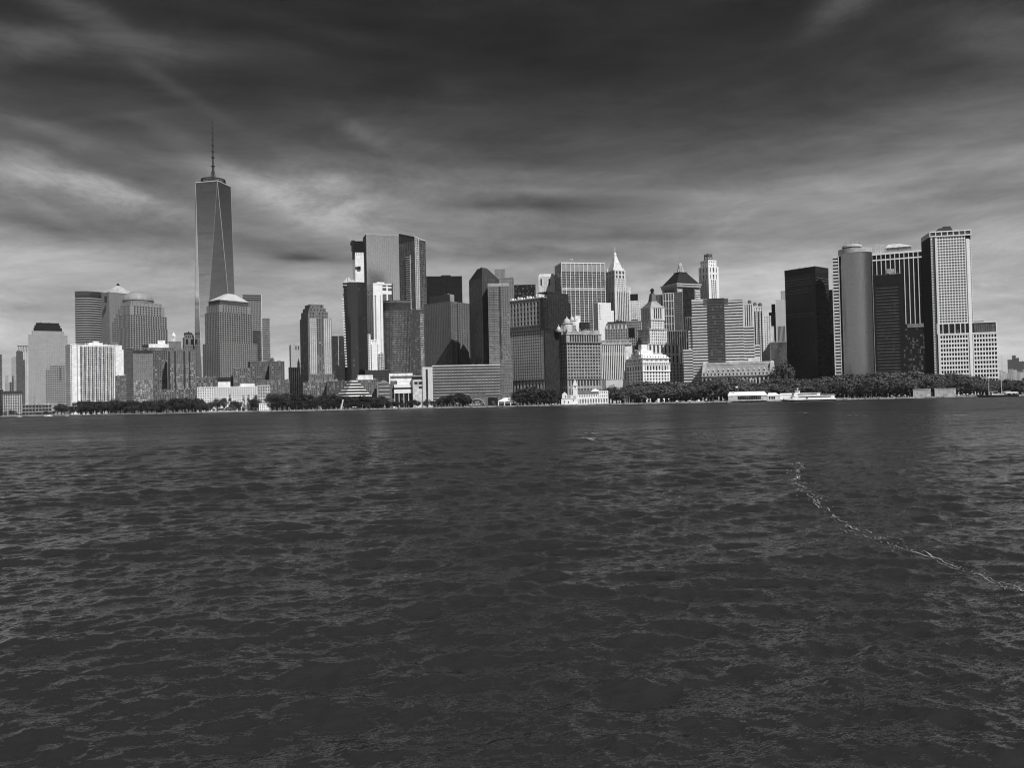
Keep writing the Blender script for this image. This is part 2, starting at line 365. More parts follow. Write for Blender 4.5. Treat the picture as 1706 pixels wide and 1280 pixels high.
# ---- white balconied apartment tower
b = Bld(APT, 'tall white apartment tower with blank end piers and a wall of balconies at left', 109, 117, 203, 575, 1480, 14, cat='tower')
wm = W(.82, .1); fh = 3.62*1480/F; gm = G(.008, .08, .2)
b.wall.box(0, b.W, 0, b.L, 0, b.H); nz = int(b.H/fh)
b.wall.box(-.4, b.W+.4, -.4, b.L+.4, b.H, b.H+1.6); b.wall.box(b.fx(203), b.fx(206.5), 3, b.L-2, 0, b.z(580.5))
cols = [118.7, 128.6] + [196.7-0] ; pan = []
for j in range(nz):
    z0 = 1.2+j*fh
    for c in (118.6, 128.4): x = b.fx(c); pan.append((x, z0))
    for c in (191.3,): x = b.fx(c); pan.append((x, z0))
me = MB(); me.box(-.85, .85, -.12, .3, 0, 1.9); me = me.mesh('window'); me.materials.append(gm)
for i, (x, z0) in enumerate(pan[::-1][:100]):
    o = bpy.data.objects.new('window', me); COL.objects.link(o); o.parent = b.root; o.location = (x, 0, z0)
# balcony wall: 9 bays of recessed glass with slabs and parapets
xa, xb = b.fx(132.5), b.fx(189); nb = 9; bwid = (xb-xa)/nb
b.glz.box(xa, xb, -.3, .2, 0, b.H-1.5)
for i in range(nb):
    x0 = xa+i*bwid
    b.wall.box(x0-.3, x0+.3, -1.0, .1, 0, b.H-1.5); b.wall.box(x0+bwid*.56, x0+bwid*.68, -.6, .1, 0, b.H-1.4)
    m = MB(); m.box(x0+.3, x0+.5, -1.45, -.25, 0, b.H-2)
    for j in range(nz): z0 = .3+j*fh; m.box(x0+.4, x0+bwid*.56, -1.5, -.3, z0, z0+.75+.35*((i*7+j*3) % 4 == 0))
    b.part(m, 'balcony_stack', W(.42, .3))
    if i == 0: [b.wall.box(xa, xb, -1.25, -.2, .3+j*fh-.35, .3+j*fh) for j in range(nz)]
    for j in range(nz): z0 = .3+j*fh; b.wall.box(x0+bwid*.68, x0+bwid-.3, -.45, -.2, z0, z0+.9)
ny = 4
for j in range(nz):
    for i in range(ny): y0 = (i+.5)*b.L/ny; b.wall.box(-.3, .1, y0-b.L/ny*.5, y0+b.L/ny*.5, j*fh, j*fh+1.5)
    b.glz.box(-.1, .05, .5, b.L-.5, j*fh+1.5, (j+1)*fh)
b.pent(b.fx(150), b.fx(173), 6, 16, b.H+1, 4.5, white); b.pent(b.fx(158), b.fx(167), 7, 14, b.H+5, 3, white, 'stair_head'); b.clutter(4, b.fx(150), 4, 12, b.H+1.5, white, 4, 1.6); b.clutter(b.fx(175), b.W-4, 4, 12, b.H+1.5, white, 4, 1.6)
b.finish(wm, gm)
# ---- curved banded glass tower
b = Bld(OFF, 'tall glass tower with a bowed front ringed by pale floor bands at left', 125, 125, 173, 485.5, 1950, 0, 45, 'tower')
pts = []
for i in range(19):
    t = i/18; x = b.W*t; pts.append((x, -19*math.sin(math.pi*(.12+.8*t))+7))
back = [(b.W, 40), (0, 40)]
out = lambda e: [(x+(-e if x < b.W/2 else e)*(1 if k in (0, 18) else .3), y-e) for k, (x, y) in enumerate(pts)] + back
b.glz.prism(pts+back, 0, b.H-9)
fh = 3.95*1950/F; nz = int((b.H-12)/fh)
for j in range(nz): b.wall.prism(out(.5)[:19]+[(b.W+.1, 39), (-.1, 39)], 3+j*fh, 3+j*fh+fh*.36)
m = MB(); m.prism(out(.3), b.H-9, b.H-2.5); b.part(m, 'crown_band', G(.1, 0, .1, .7, .25, 3, 4)); m = MB(); m.prism(out(.9), b.H-2.5, b.H); b.part(m, 'parapet', W(.08))
m = MB(); m.box(b.W+.2, b.W+7, 8, 38, 0, b.z(488)); b.part(m, 'service_core', W(.12))
b.finish(W(.33, .08), G(.06, .1, .1, .6, .25, 3, 3.7))
# ---- pyramid-topped grey tower
b = Bld(OFF, 'grey stone tower with a low stepped pale pyramid roof beside the bowed glass tower', 169, 182, 224, 487, 1800, 30, cat='tower')
b.block(0, b.W, 0, b.L, 0, b.H, nf=15, nl=12, fh=3.5*1800/F, pf=.6, sf=.6, p=.1, corner=1)
W0, L0 = b.W, b.L; m = MB(); zt = b.z(472.5)
for i in range(6):
    t0, t1 = i/6, (i+.9)/6; e0, e1 = t0*.44, t1*.44
    m.frus(b.wall.rect(W0*e0+2, W0*(1-e0)-2, L0*e0+2, L0*(1-e0)-2), b.wall.rect(W0*e1+2, W0*(1-e1)-2, L0*e1+2, L0*(1-e1)-2), b.H+1+(zt-b.H)*t0, b.H+1+(zt-b.H)*(i+1)/6)
b.part(m, 'pyramid_roof', W(.42)); m = MB(); m.frus(b.wall.rect(W0*.44, W0*.56, L0*.44, L0*.56), b.wall.rect(W0*.49, W0*.51, L0*.49, L0*.51), zt+.5, zt+5); b.part(m, 'roof_cap', dark)
m = MB()
for j in range(17):
    for i in range(min(5, 1+j//2+0 if j < 8 else 5)): xx = b.fx(201)-i*4.6; zz = b.z(509)-j*4.7; m.box(xx-1.3, xx+1.3, -.35, .1, zz-1.3, zz+1.3)
o = b.part(m, 'open_window', W(.03)); o['kind'] = 'stuff'
m = MB(); m.box(b.fx(174, 500)+0, b.fx(178), -.4, .1, b.z(505), b.z(494)); b.part(m, 'recess', dark)
b.finish(W(.21, .08), G(.12, .15, .2, 0, .3))
# ---- domed tower
b = Bld(OFF, 'grey setback tower crowned with a wide copper dome, centre of the left cluster', 197, 217, 279, 545.5, 1680, 32, cat='tower')
gl = G(.008, .03, .1); st = W(.27, .08); fh = 3.62*1680/F; W0, L0 = b.W, b.L
zA, zB, zC = b.z(524), b.z(508), b.z(502)
b.block(0, W0, 0, L0, 0, b.H, nf=15, nl=9, fh=fh, pf=.36, sf=.36, p=.35, corner=.7, indiv=True)
b.block(0.9, W0-1, .9, L0-1, b.H, zA, nf=15, nl=9, fh=fh, pf=.36, sf=.36, p=.35, corner=.7, cap=.8, indiv=True)
b.block(2.5, W0-5, 3, L0-3, zA, zB, nf=12, nl=8, fh=fh, pf=.48, sf=.42, p=.3, corner=5, cap=.8)
b.block(5, W0-9, 5, L0-5, zB, zC, nf=8, nl=8, fh=fh, pf=.9, sf=.6, p=.2, corner=3, cap=.8)
m = MB(); rr = W0*.35; cx, cy = W0*.47, W0*.35+4; m.lathe(cx, cy, [(rr, zC), (rr, b.z(497.5)), (rr*1.04, b.z(497.5)+.1), (rr*1.04, b.z(496.5))], 28); b.part(m, 'drum', W(.2))
m = MB(); zz = b.z(496.5); hd = (b.z(484)-zz)*1.3
m.lathe(cx, cy, [(rr*1.01*math.cos(a), zz+hd*math.sin(a)) for a in [i*math.pi/2/8 for i in range(8)]]+[(.4, zz+hd)], 28)
for i in range(14):
    a = i*math.pi/7; pr = None
    for q in range(9):
        e = q*math.pi/2/8.2; c = (cx+rr*1.02*math.cos(e)*math.cos(a), cy+rr*1.02*math.cos(e)*math.sin(a), zz+hd*1.01*math.sin(e))
        if pr: m.bar(pr, c, .25)
        pr = c
b.part(m, 'dome', W(.3, .1, .5)); b.finish(st, gl)
# ---- waterfront brick apartment cluster
def brick(label, xL, xC, xR, y, D, th, g=.16, gl=None, fp=3.9, nf=7, nl=5, pf=.44, sf=.38, **k):
    return mk(APT, label, xL, xC, xR, y, D, th, W(g, .2), gl or G(.03, .3, .45), fp=fp, nf=nf, nl=nl, pf=pf, sf=sf, p=.35, **k)
brick('low grey brick block in front of the right end of the white balconied tower', 192, 192, 210, 627, 1430, 0, .13, nf=5, sf=.55)
brick('dark grey apartment slab with fine floor lines right of the white balconied tower', 206, 206, 223, 581, 1600, 0, .12, G(.05, .1, .1), nf=6, kind='rib', sf=.4, clut=2)
b = brick('brick apartment tower with a bright grid of glinting windows and a dark top band', 222, 222, 254, 590, 1400, 0, .19, G(.05, .5, .75), nf=9, pf=.42, sf=.4, fin=False, indiv=True, clut=0)
m = MB(); m.box(-.6, b.W+.6, -.6, b.L, b.H+.8, b.z(583.5)); b.part(m, 'top_band', W(.04)); b.clutter(2, b.W-2, 2, 14, b.z(583.5), dark, 4, 2); b.finish(W(.19), G(.05, .5, .75))  # window glints imitated by very pale pane colour
brick('grey brick apartment slab between the glinting tower and the dark striped tower', 254, 254, 279, 584, 1420, 0, .13, G(.03, .2, .4), nf=7)
b = Bld(APT, 'brick apartment block topped by a long white penthouse and a white cupola', 237, 237, 302, 580, 1460, 0, 26, 'building')
b.std(nf=16, nl=6, fh=3.4*1460/F, pf=.5, sf=.45)
b.pent(b.fx(248), b.fx(281), 2, 20, b.H, b.z(573)-b.H, white); b.pent(b.fx(263), b.fx(275), 4, 16, b.z(573), b.z(567)-b.z(573), white, 'stair_head'); b.pent(b.fx(237.5), b.fx(247), 2, 16, b.H, b.z(575)-b.H, dark, 'plant_room')
b.pent(b.fx(281), b.fx(302), 2, 18, b.H, b.z(568.5)-b.H, W(.17), 'plant_room')
m = MB(); cx = b.fx(290); zb = b.z(568.5); zt = b.z(553); r0 = 3.6
m.lathe(cx, 9, [(r0+.6, zb), (r0+.6, zb+1)], 8)
for i in range(8): a = i*math.pi/4+.39; m.bar((cx+r0*math.cos(a), 9+r0*math.sin(a), zb+1), (cx+r0*math.cos(a), 9+r0*math.sin(a), zb+9), .5)
m.lathe(cx, 9, [(r0*.55, zb+1), (r0*.55, zb+9)], 8); m.lathe(cx, 9, [(r0+.8, zb+9), (r0+.8, zb+10), (r0, zb+10.1), (r0*.9, zb+12), (r0*.5, zb+14), (.5, zt), (.2, zt+2.5)], 12)
b.part(m, 'cupola', white); b.finish(W(.16), G(.03, .25, .4))
b = Bld(APT, 'brick apartment tower with dark vertical window columns in front of the cupola block', 279, 279, 325, 583.5, 1390, 0, 25, 'tower')
b.std(nf=15, nl=6, fh=3.4*1390/F, pf=.48, sf=.42, indiv=True)
for c, wd in ((281.5, 3.2), (291.5, 2.6), (307, 3.0), (315.5, 2.4)):
    m = MB(); x = b.fx(c); m.box(x-wd*.5, x+wd*.5, -.6, .1, 8, b.H-2)
    for j in range(20): m.box(x-wd*.5, x+wd*.5, -1.2, -.5, 9+j*3.33, 10+j*3.33)
    b.part(m, 'balcony_stack', W(.04))
b.clutter(2, b.W-2, 2, 16, b.H+.5, W(.12), 6); b.finish(W(.17), G(.04, .4, .6))
b = Bld(APT, 'slim brick tower with twin openings and ragged dark crown beside the tallest tower', 303.5, 307, 325, 583, 1600, 24, cat='tower')
W0, L0 = b.W, b.L; b.block(0, W0, 0, L0, 0, b.H, nf=6, nl=3, fh=3.9, pf=.5, sf=.45, indiv=True)
b.block(1, W0-1, 1, L0-1, b.H, b.z(576), nf=6, nl=3, nz=2, pf=.55, sf=.45); b.block(1.5, W0-1.5, 1.5, L0-1.5, b.z(576), b.z(563), nf=2, nl=2, nz=1, pf=.55, sf=.3, p=.6, corner=2)
b.block(4, W0-1.5, 3, L0-3, b.z(563), b.z(558), nf=4, nl=4, nz=1, pf=.6, sf=.4)
m = MB(); 
for i in range(7): x = 5+(W0-8)*i/6; m.box(x-1, x+1, 4, 7, b.z(558), b.z(558)+2.5+2.5*(i % 2)+(2 if i == 3 else 0))
m.box(5, W0-2.5, 5, 12, b.z(558), b.z(554)); b.part(m, 'crown', W(.04)); b.finish(W(.18), GD)
brick('low brick block with scattered windows behind the trees left of the long white building', 270, 270, 325, 650, 1370, 0, .14, nf=14)
brick('low brick houses wedged below the tall glass tower', 323, 323, 366, 630, 1440, 0, .13, nf=11)
# ---- the tall tapering glass tower
b = Bld('skyscraper', 'tallest tower, tapering triangular glass faces and a spire, rising far above all others', 325, 337, 397, 662, 1560, 12, cat='skyscraper', gz=GZ)
s_ = b.W; b.H = pt(358.3, 301, b.D+s_/2*b.s)[1]-GZ; zb = 18.0
base = [(0, 0), (s_, 0), (s_, s_), (0, s_)]; mdp = [(s_/2, 0), (s_, s_/2), (s_/2, s_), (0, s_/2)]
m = MB(); v = [(x, y, zb) for x, y in base] + [(x, y, b.H) for x, y in mdp]; m.v = v
m.f = [(0, 1, 4), (1, 2, 5), (2, 3, 6), (3, 0, 7), (1, 5, 4), (2, 6, 5), (3, 7, 6), (0, 4, 7), (4, 5, 6, 7), (3, 2, 1, 0)]
gt, k, bs = newmat('tower_glass')
o_ = k.new('ShaderNodeTexCoord').outputs['Object']; x_, y_, z_ = k.sep(o_)
fl = k.m('LESS_THAN', k.m('FRACT', k.m('DIVIDE', z_, 4.05)), .2); fv = k.m('LESS_THAN', k.m('FRACT', k.m('DIVIDE', k.m('ADD', x_, y_), 6.1)), .08)
nn = k.noise(k.xyz(k.m('MULTIPLY', x_, .3), k.m('MULTIPLY', y_, .3), k.m('MULTIPLY', z_, 1.0)), .08, 3, .6)
cv = k.m('SUBTRACT', k.map(nn, .3, .7, .84, 1.0), k.m('MULTIPLY', k.m('MAXIMUM', fl, fv), .12))
k.l.new(cv, bs.inputs['Base Color']); bs.inputs['Metallic'].default_value = 1.0; bs.inputs['Roughness'].default_value = .16
b.part(m, 'glass_facade', gt)
m = MB(); m.box(.5, s_-.5, .5, s_-.5, 0, zb)
for i in range(12): x = (i+.5)*s_/12; m.box(x-.6, x+.6, -.3, .6, 0, zb-.3); m.box(-.3, .6, x-.6, x+.6, 0, zb-.3)
b.part(m, 'base', W(.3))
for i in range(4):
    for q in (i, (i+3) % 4):
        m = MB(); m.bar((*base[i], zb), (*mdp[q], b.H), .24); b.part(m, 'edge_trim', W(.5 if (i, q) in ((0, 3), (1, 0)) else .22, .05, .4))  # two edges coloured paler to imitate the light they catch
m = MB()
for i in range(4): m.bar((*mdp[i], b.H), (*mdp[(i+1) % 4], b.H), .6)
b.part(m, 'parapet', W(.6, .05, .4))
c_ = s_/2; rg = (b.fx(373.5, 297)-b.fx(332.5, 297))/2
m = MB()
for zr, hh, r1 in ((1.5, 2.2, rg), (5.0, 1.4, rg*.99), (8.0, 1.8, rg*.96)):
    k1 = 40
    for i in range(k1):
        a0, a1 = 2*math.pi*i/k1, 2*math.pi*(i+1)/k1
        m.bar((c_+r1*math.cos(a0), c_+r1*math.sin(a0), b.H+zr), (c_+r1*math.cos(a1), c_+r1*math.sin(a1), b.H+zr), hh*.5)
for i in range(20): a0 = 2*math.pi*i/20; m.bar((c_+rg*.97*math.cos(a0), c_+rg*.97*math.sin(a0), b.H), (c_+rg*.97*math.cos(a0), c_+rg*.97*math.sin(a0), b.H+9), .3)
b.part(m, 'communication_ring', W(.03)); m = MB(); m.lathe(c_, c_, [(rg*.5, b.H-.5), (rg*.5, b.H+7)], 12); b.part(m, 'plant_room', W(.12))
zt = pt(350.5, 195.5, b.D+s_/2*(b.s+b.c))[1]-GZ; hs = zt-b.H
m = MB(); m.lathe(c_, c_, [(2.6, b.H+6), (2.2, b.H+hs*.26), (1.6, b.H+hs*.3), (1.3, b.H+hs*.6), (.9, b.H+hs*.9), (.2, zt)], 8)
for i in range(4): a0 = i*math.pi/2+.5; m.bar((c_+rg*.4*math.cos(a0), c_+rg*.4*math.sin(a0), b.H+6), (c_, c_, b.H+hs*.28), .3)
for i, t in enumerate((.27, .4, .49, .58, .67, .76, .85, .93)):
    m.lathe(c_, c_, [(1.2, b.H+hs*t-1.6), (3.8-i*.28, b.H+hs*t), (3.8-i*.28, b.H+hs*t+1.1), (1.0, b.H+hs*t+1.6)], 8)
b.part(m, 'spire', W(.05))
# ---- flat pyramid tower in front of it
b = Bld(OFF, 'grey setback tower with truncated pale pyramid roof in front of the tallest tower', 338, 366.5, 428, 571.5, 1450, 34, cat='tower')
W0, L0 = b.W, b.L; fh = 3.65*1450/F; st = W(.25, .07); z1 = b.z(519, 370); z2 = b.z(507, 370); z3 = b.z(497.5, 370)
b.block(0, W0, 0, L0, 0, b.H, nf=17, nl=10, fh=fh, pf=.42, sf=.42, p=.3, corner=.8, indiv=True)
b.block(2.0, W0-6.5, 4.0, L0-4.5, b.H, z1, nf=14, nl=9, fh=fh, pf=.34, sf=.34, p=.3, corner=.8, cap=.8, indiv=True)
b.block(4.0, W0-9, 6, L0-7, z1, z2, nf=12, nl=7, fh=fh, pf=.5, sf=.45, p=.3, corner=4.5, cap=.8)
m = MB(); m.box(6.5, W0-11, 8, L0-8.5, z2+.5, z3); b.part(m, 'top_storey', W(.07)); m = MB(); m.box(5.5, W0-10, 7, L0-7.5, z3-1.6, z3); b.part(m, 'cornice', W(.3))
m = MB(); zt = b.z(484.5, 378)
m.frus([(6.5, 8), (W0-11, 8), (W0-11, L0-8.5), (6.5, L0-8.5)], [(W0*.42, L0*.42), (W0*.6, L0*.42), (W0*.6, L0*.6), (W0*.42, L0*.6)], z3, zt); b.part(m, 'pyramid_roof', W(.5, .08)); b.finish(st, G(.008, .03, .1))
b = mk(OFF, 'grey glass tower with louvred top rising behind the truncated pyramid roof', 404, 404, 435.5, 491, 1800, 0, W(.24, .08), G(.12, .1, .1, .6, .2), fp=3.3, nf=12, nl=8, pf=.25, sf=.4, p=.15, fin=False, clut=0)
m = MB(); [m.box(1, b.W-1, -.45, .1, b.H-3-j*4.6, b.H-1-j*4.6) for j in range(3)]; b.part(m, 'louvre', dark); m = MB(); m.box(b.W-.9, b.W+.5, -.7, 1, 0, b.H+1); b.part(m, 'corner_fin', W(.6)); b.finish(W(.24, .08), G(.12, .1, .1, .6, .2))
mk(OFF, 'darker narrow slab attached below the grey louvred glass tower', 417, 417, 434.5, 551, 1740, 0, W(.12), GD, fp=3.4, nf=7, nl=5, kind='rib', sf=.4)
mk(OFF, 'small glass tower with pale floor lines and a fin, right of the louvred glass tower', 436, 436, 449.5, 531, 1900, 0, W(.32), G(.06, .2, .2), fp=3.2, nf=5, nl=5, kind='rib', sf=.35)
# ---- brick low-rise cluster
brick('sloping row of brick houses at the foot of the truncated pyramid tower', 389, 389, 416, 614, 1430, 0, .14, nf=8)
b = brick('dark brick block with a tiny pyramid roof right of the truncated pyramid tower', 414, 417, 449, 603, 1440, 12, .12, G(.03, .25, .3), nf=10, fin=False)
b.finish(W(.12), G(.03, .25, .3))
b = brick('brick block with a small domed roof pavilion near the pale distant slab', 449, 449, 473.5, 603, 1430, 0, .12, G(.03, .2, .3), nf=8, fin=False)
m = MB(); m.lathe(b.fx(453.5), 6, [(4, b.H), (4, b.H+3), (2.6, b.H+6), (.3, b.H+8)], 8); b.part(m, 'roof_pavilion', W(.1)); b.finish(W(.12), G(.03, .2, .3))
brick('lower brick terrace between the brick blocks and the trees', 436, 436, 482, 634, 1400, 0, .15, G(.03, .25, .4), nf=15)
b = mk('waterfront_building', 'long low white building with square dark windows behind the conifers', 329, 329, 428, 646, 1370, 0, W(.72, .1), G(.03, .35, .6), fp=3.9, nf=26, nl=6, pf=.5, sf=.45, indiv=True, fin=False, clut=7)
b.pent(b.fx(363.5), b.fx(384), 3, 16, b.H, b.z(636)-b.H, white); m = MB(); m.box(b.fx(362.5), b.fx(385), 2, 17, b.z(636), b.z(630)); b.part(m, 'roof_canopy', dark)
b.pent(b.fx(401), b.fx(425), 3, 16, b.H, b.z(640.5)-b.H, W(.78), 'stair_head'); b.finish(W(.72, .1), G(.03, .35, .6))
mk('waterfront_building', 'pale four-square waterfront block with dark windows, right end of the long white building', 429, 429, 449.5, 643, 1360, 0, W(.5), GD, fp=5, nf=5, nl=4, pf=.45, sf=.45, indiv=True)
mk('waterfront_building', 'small bright white lodge at the water among the trees', 432, 432, 450, 673, 1212, 0, W(.85), GD, fp=4.5, nf=5, nl=3, pf=.55, sf=.5, dep=10, clut=0)
# ---- centre left
b = mk(OFF, 'pale windowless-looking slab tower far behind, left of the brown crowned tower', 482, 484.5, 500.5, 575, 2300, 10, W(.4, .05), G(.3, 0, .1, 0, .4), fp=5, nf=6, nl=3, pf=.7, sf=.7, p=.05, fin=False, clut=2)
m = MB(); [m.box(b.fx(c)-1.5, b.fx(c)+1.5, -.4, .1, b.z(583), b.z(576.5)) for c in (493, 497)]; b.part(m, 'window', dark); b.finish(W(.4, .05), G(.3, 0, .1, 0, .4))
b = mk('church_like_building', 'white building with vertical window strips and a slim cupola beside the brown crowned tower', 481, 481, 500, 613, 1480, 0, W(.75), GD, fp=4, nf=6, nl=5, kind='mul', pf=.55, fin=False, clut=0)
m = MB(); m.lathe(b.fx(497.5), 5, [(2.2, b.H), (2.2, b.H+7), (2.6, b.H+7.1), (1.4, b.H+11), (.2, b.z(597))], 8); b.part(m, 'cupola', W(.5)); b.finish(W(.75), GD)
b = Bld(APT, 'brown stone apartment tower with a stepped crown and pale window bays, standing alone centre left', 500, 513, 551.5, 530, 1390, 20, cat='tower')
W0, L0 = b.W, b.L; fh = 3.55*1390/F
b.block(0, W0, 0, L0, 0, b.H, nf=9, nl=5, fh=fh, pf=.45, sf=.4, p=.4, indiv=True, corner=1)
zs = [b.z(q, 515) for q in (519, 512.5, 506.5)]
b.block(1.5, W0-5, 2, L0-2, b.H, zs[0], nf=6, nl=4, nz=2, pf=.55, sf=.4, p=.4, corner=2.5, cap=.8); b.block(4, W0-8, 4, L0-4, zs[0], zs[1], nf=5, nl=3, nz=1, pf=.6, sf=.5, corner=2, cap=.8)
b.block(7, W0-11, 6, L0-6, zs[1], zs[2], nf=3, nl=3, nz=1, pf=.7, sf=.4, corner=2, cap=.8)
m = MB(); cx = (7+W0-11)/2; m.lathe(cx, 8, [(1.6, zs[2]), (1.6, zs[2]+1.5), (.3, zs[2]+3)], 8); b.part(m, 'roof_finial', W(.5))
for c0, c1, g in ((516, 526, .62), (540, 550, .62)):
    m = MB(); a, c = b.fx(c0), b.fx(c1); n_ = 3
    for i in range(n_+1): x = a+(c-a)*i/n_; m.box(x-.5, x+.5, -1.0, -.2, 4, b.H-1)
    for j in range(int(b.H/fh)): m.box(a, c, -.95, -.2, 2+j*fh, 2+j*fh+1.2)
    b.part(m, 'bay_front', W(g, .1))
b.block(-.5, W0+2, -1.2, L0, 0, b.z(624), nf=11, nl=5, fh=fh, pf=.5, sf=.45, p=.4)
b.finish(W(.17), G(.03, .25, .5))
b = mk(OFF, 'dark ribbed office slab split by one pale vertical line, right of the brown crowned tower', 552, 552, 579.5, 560, 1700, 0, W(.09), GD, fp=3.1, nf=8, nl=4, kind='rib', sf=.35, fin=False, clut=0)
b.pent(b.fx(554), b.fx(565), 4, 14, b.H, 5, W(.4)); m = MB(); m.box(b.fx(563.5)-.5, b.fx(563.5)+.5, -.9, .1, 0, b.H); b.part(m, 'fin', W(.5)); m = MB(); m.box(-.5, b.W+.5, -.7, 2, b.H, b.H+1.8); b.part(m, 'parapet', W(.45)); b.finish(W(.09), GD)
b = Bld('office_building', 'small pale glassy stepped block in front of the dark ribbed slab', 562, 562, 579.5, 610, 1480, 0, 18)
b.std(nf=5, nl=4, fh=5, pf=.35, sf=.4, p=.2); b.block(b.fx(567), b.W-.3, 2, 16, b.H, b.z(598), nf=4, nl=3, nz=3, pf=.35, sf=.3, p=.2); b.finish(W(.5), G(.3, .4, .5, .2, .2))
# tower under construction
b = Bld('unfinished_tower', 'dark glass tower with unfinished left edge and bright rooftop formwork, left of plain grey slab', 583, 583, 605.5, 470, 1450, 0, 36, 'tower')
fr = [(b.fx(572), 10), (b.fx(576), 3), (0, 0), (b.W*.55, -1), (b.W*.86, .5), (b.fx(611), 5), (b.fx(613), 34), (b.fx(572), 34)]
b.glz.prism(fr, 0, b.H)
m = MB()
for j in range(34):
    z = b.H-4-j*4.6; a = b.fx(571+R.uniform(-.5, 1)) + (j/34)*6; m.box(a, b.fx(578)+j*.12, 2.0-R.random()*.6, 8, z, z+R.uniform(2.2, 3.9))
b.part(m, 'open_floors', W(.02)); m = MB()
for j in range(26): z = b.H-30-j*4.6; a = b.fx(569)+j*.15; m.box(a, a+3.4, 1, 7, z, z+2.0); m.box(a, a+.4, 4, 4.4, z, z+4.6); m.box(a+2.2, a+2.6, 4, 4.4, z, z+4.6)
b.part(m, 'hoist_tower', W(.8))
m = MB()
for i in range(9): x = b.fx(571)+i*1.9; m.box(x, x+.9, 2, 4, b.z(476), b.z(476)+R.uniform(5, 17))
for i in range(12): x = b.fx(584)+i*1.8; m.box(x, x+1.3, .5, 2, b.H-.5, b.H+R.uniform(.8, 4.5))
m.box(b.fx(571), b.fx(583), 3.2, 4.4, b.z(474), b.z(472)); b.part(m, 'formwork', W(.85))
b.finish(None, G(.035, .03, .1, .35, .12, 2.6, 4.2, .008))
b = Bld('unfinished_tower', 'slim white concrete core with dark scaffold top and a crane, against the plain grey slab', 591.5, 591.5, 606, 420, 1660, 0, 18, 'tower')
b.wall.box(0, b.W, 0, b.L, 0, b.H); [b.wall.box(-.1, b.W+.1, -.15, 1, j*9.0, j*9.0+.4) for j in range(int(b.H/9))]
m = MB(); z0, zt = b.H, b.z(402)
m.box(1, b.W+.5, 1, b.L, z0-2, z0+7)
for i in range(6):
    for yy in (0, 9, 17): x = -1+i*(b.W+1)/5; m.bar((x, yy, z0-6), (x, yy, zt), .3)
for j in range(6): z = z0+(zt-z0)*j/5; m.box(-1.2, b.W+.8, -.4, b.L, z-.35, z+.35)
m.box(-7, 0, 2, 9, b.z(418), b.z(400)); m.box(-9, -2, 3, 8, b.z(408), b.z(403)); m.box(-5.5, -1.0, 2.5, 7, b.z(432), b.z(418)); b.part(m, 'scaffold', W(.02))
m = MB(); x = b.fx(587.5)
for k_ in (0, 2.6): m.bar((x+k_, 3, b.z(466)), (x+k_, 3, b.z(432)), .3)
for j in range(16): z = b.z(466)+j*2.6; m.bar((x, 3, z), (x+2.6, 3, z+1.3), .35)
b.part(m, 'hoist_mast', W(.12))
m = MB(); cx = b.fx(597); zc = b.z(447); m.box(cx-7, cx+4, -3, 0, zc, zc+2.2); m.box(cx-2, cx+4, -3, .1, zc-3, zc+3.4); b.part(m, 'work_platform', W(.02))
m = MB(); m.bar((b.fx(590), 4, b.z(402)), (b.fx(581), 4, b.z(394.5)), .5, .25); m.bar((b.fx(590), 4, b.z(402)), (b.fx(603), 4, b.z(398)), .5, .3); b.part(m, 'crane', W(.5))
b.finish(W(.8, .08), None)
b = Bld(OFF, 'tall plain grey slab tower with a smooth mirror-like face and dark left side', 605, 610, 664.5, 391, 1700, 9, cat='tower')
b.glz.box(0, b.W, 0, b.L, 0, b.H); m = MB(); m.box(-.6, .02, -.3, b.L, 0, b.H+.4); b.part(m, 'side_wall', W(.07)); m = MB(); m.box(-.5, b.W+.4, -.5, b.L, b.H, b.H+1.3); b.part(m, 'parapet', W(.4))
m = MB()
for i in range(1, 18): x = b.W*i/18; m.box(x-.1, x+.1, -.2, .1, 0, b.H)
b.part(m, 'mullions', W(.12)); b.finish(None, G(.97, 0, .1, .95, .18, 3.2, 4.1, -.04))
# ---- dark lattice tower
b = Bld(OFF, 'tall dark tower with pale lattice column and slanting top, right of plain grey slab', 664.5, 690.5, 708.5, 397, 1500, 42, cat='tower')
W0, L0 = b.W, b.L; fh = 3.75*1500/F; nz = int((b.H-6)/fh)
b.block(0, W0, 0, L0, 0, b.H-3, nf=7, nl=9, fh=fh, pf=.22, sf=.3, p=.3, cap=0, corner=.4)
m = MB(); xl = b.fx(696.5)
for x in (0.2, xl*.5, xl): m.box(x-.5, x+.5, -1.5, -.3, b.z(516), b.H)
for j in range(int((b.H-b.z(516))/fh)): z = b.z(516)+j*fh; m.box(0, xl, -1.4, -.3, z, z+1.1)
b.part(m, 'lattice_column', W(.6))
ys = [b.ly(c) for c in (683.5, 675.5)]
for j in range(nz):
    if j < nz-5: pass
m = MB(); m.box(-.9, -.2, ys[0]+.1, ys[0]+.6, 5, 5+(nz-6)*fh)
for j in range(nz-6): z = 5+j*fh; m.frus([(-1.9, ys[0]+1), (-.2, ys[0]), (-.2, ys[1]), (-1.9, ys[1]-1)], [(-1.9, ys[0]+1), (-.2, ys[0]), (-.2, ys[1]), (-1.9, ys[1]-1)], z, z+.9)
b.part(m, 'bowed_balconies', W(.6, .1))
m = MB(); zr = b.H; m.frus([(-.4, -.4), (W0+.4, -.4), (W0+.4, L0), (-.4, L0)], [(-.4, -.4), (W0+.4, -.4), (W0+.4, L0), (-.4, L0)], zr-3, zr-2); 
i0 = len(m.v); zl = b.z(389, 664.5)-2.5; m.v += [(-.3, 0, zr-2), (-.3, L0, zr-2), (-.3, L0, zl+8), (-.3, 0, zr+3), (.6, 0, zr-2), (.6, L0, zr-2), (.6, L0, zl+8), (.6, 0, zr+3)]
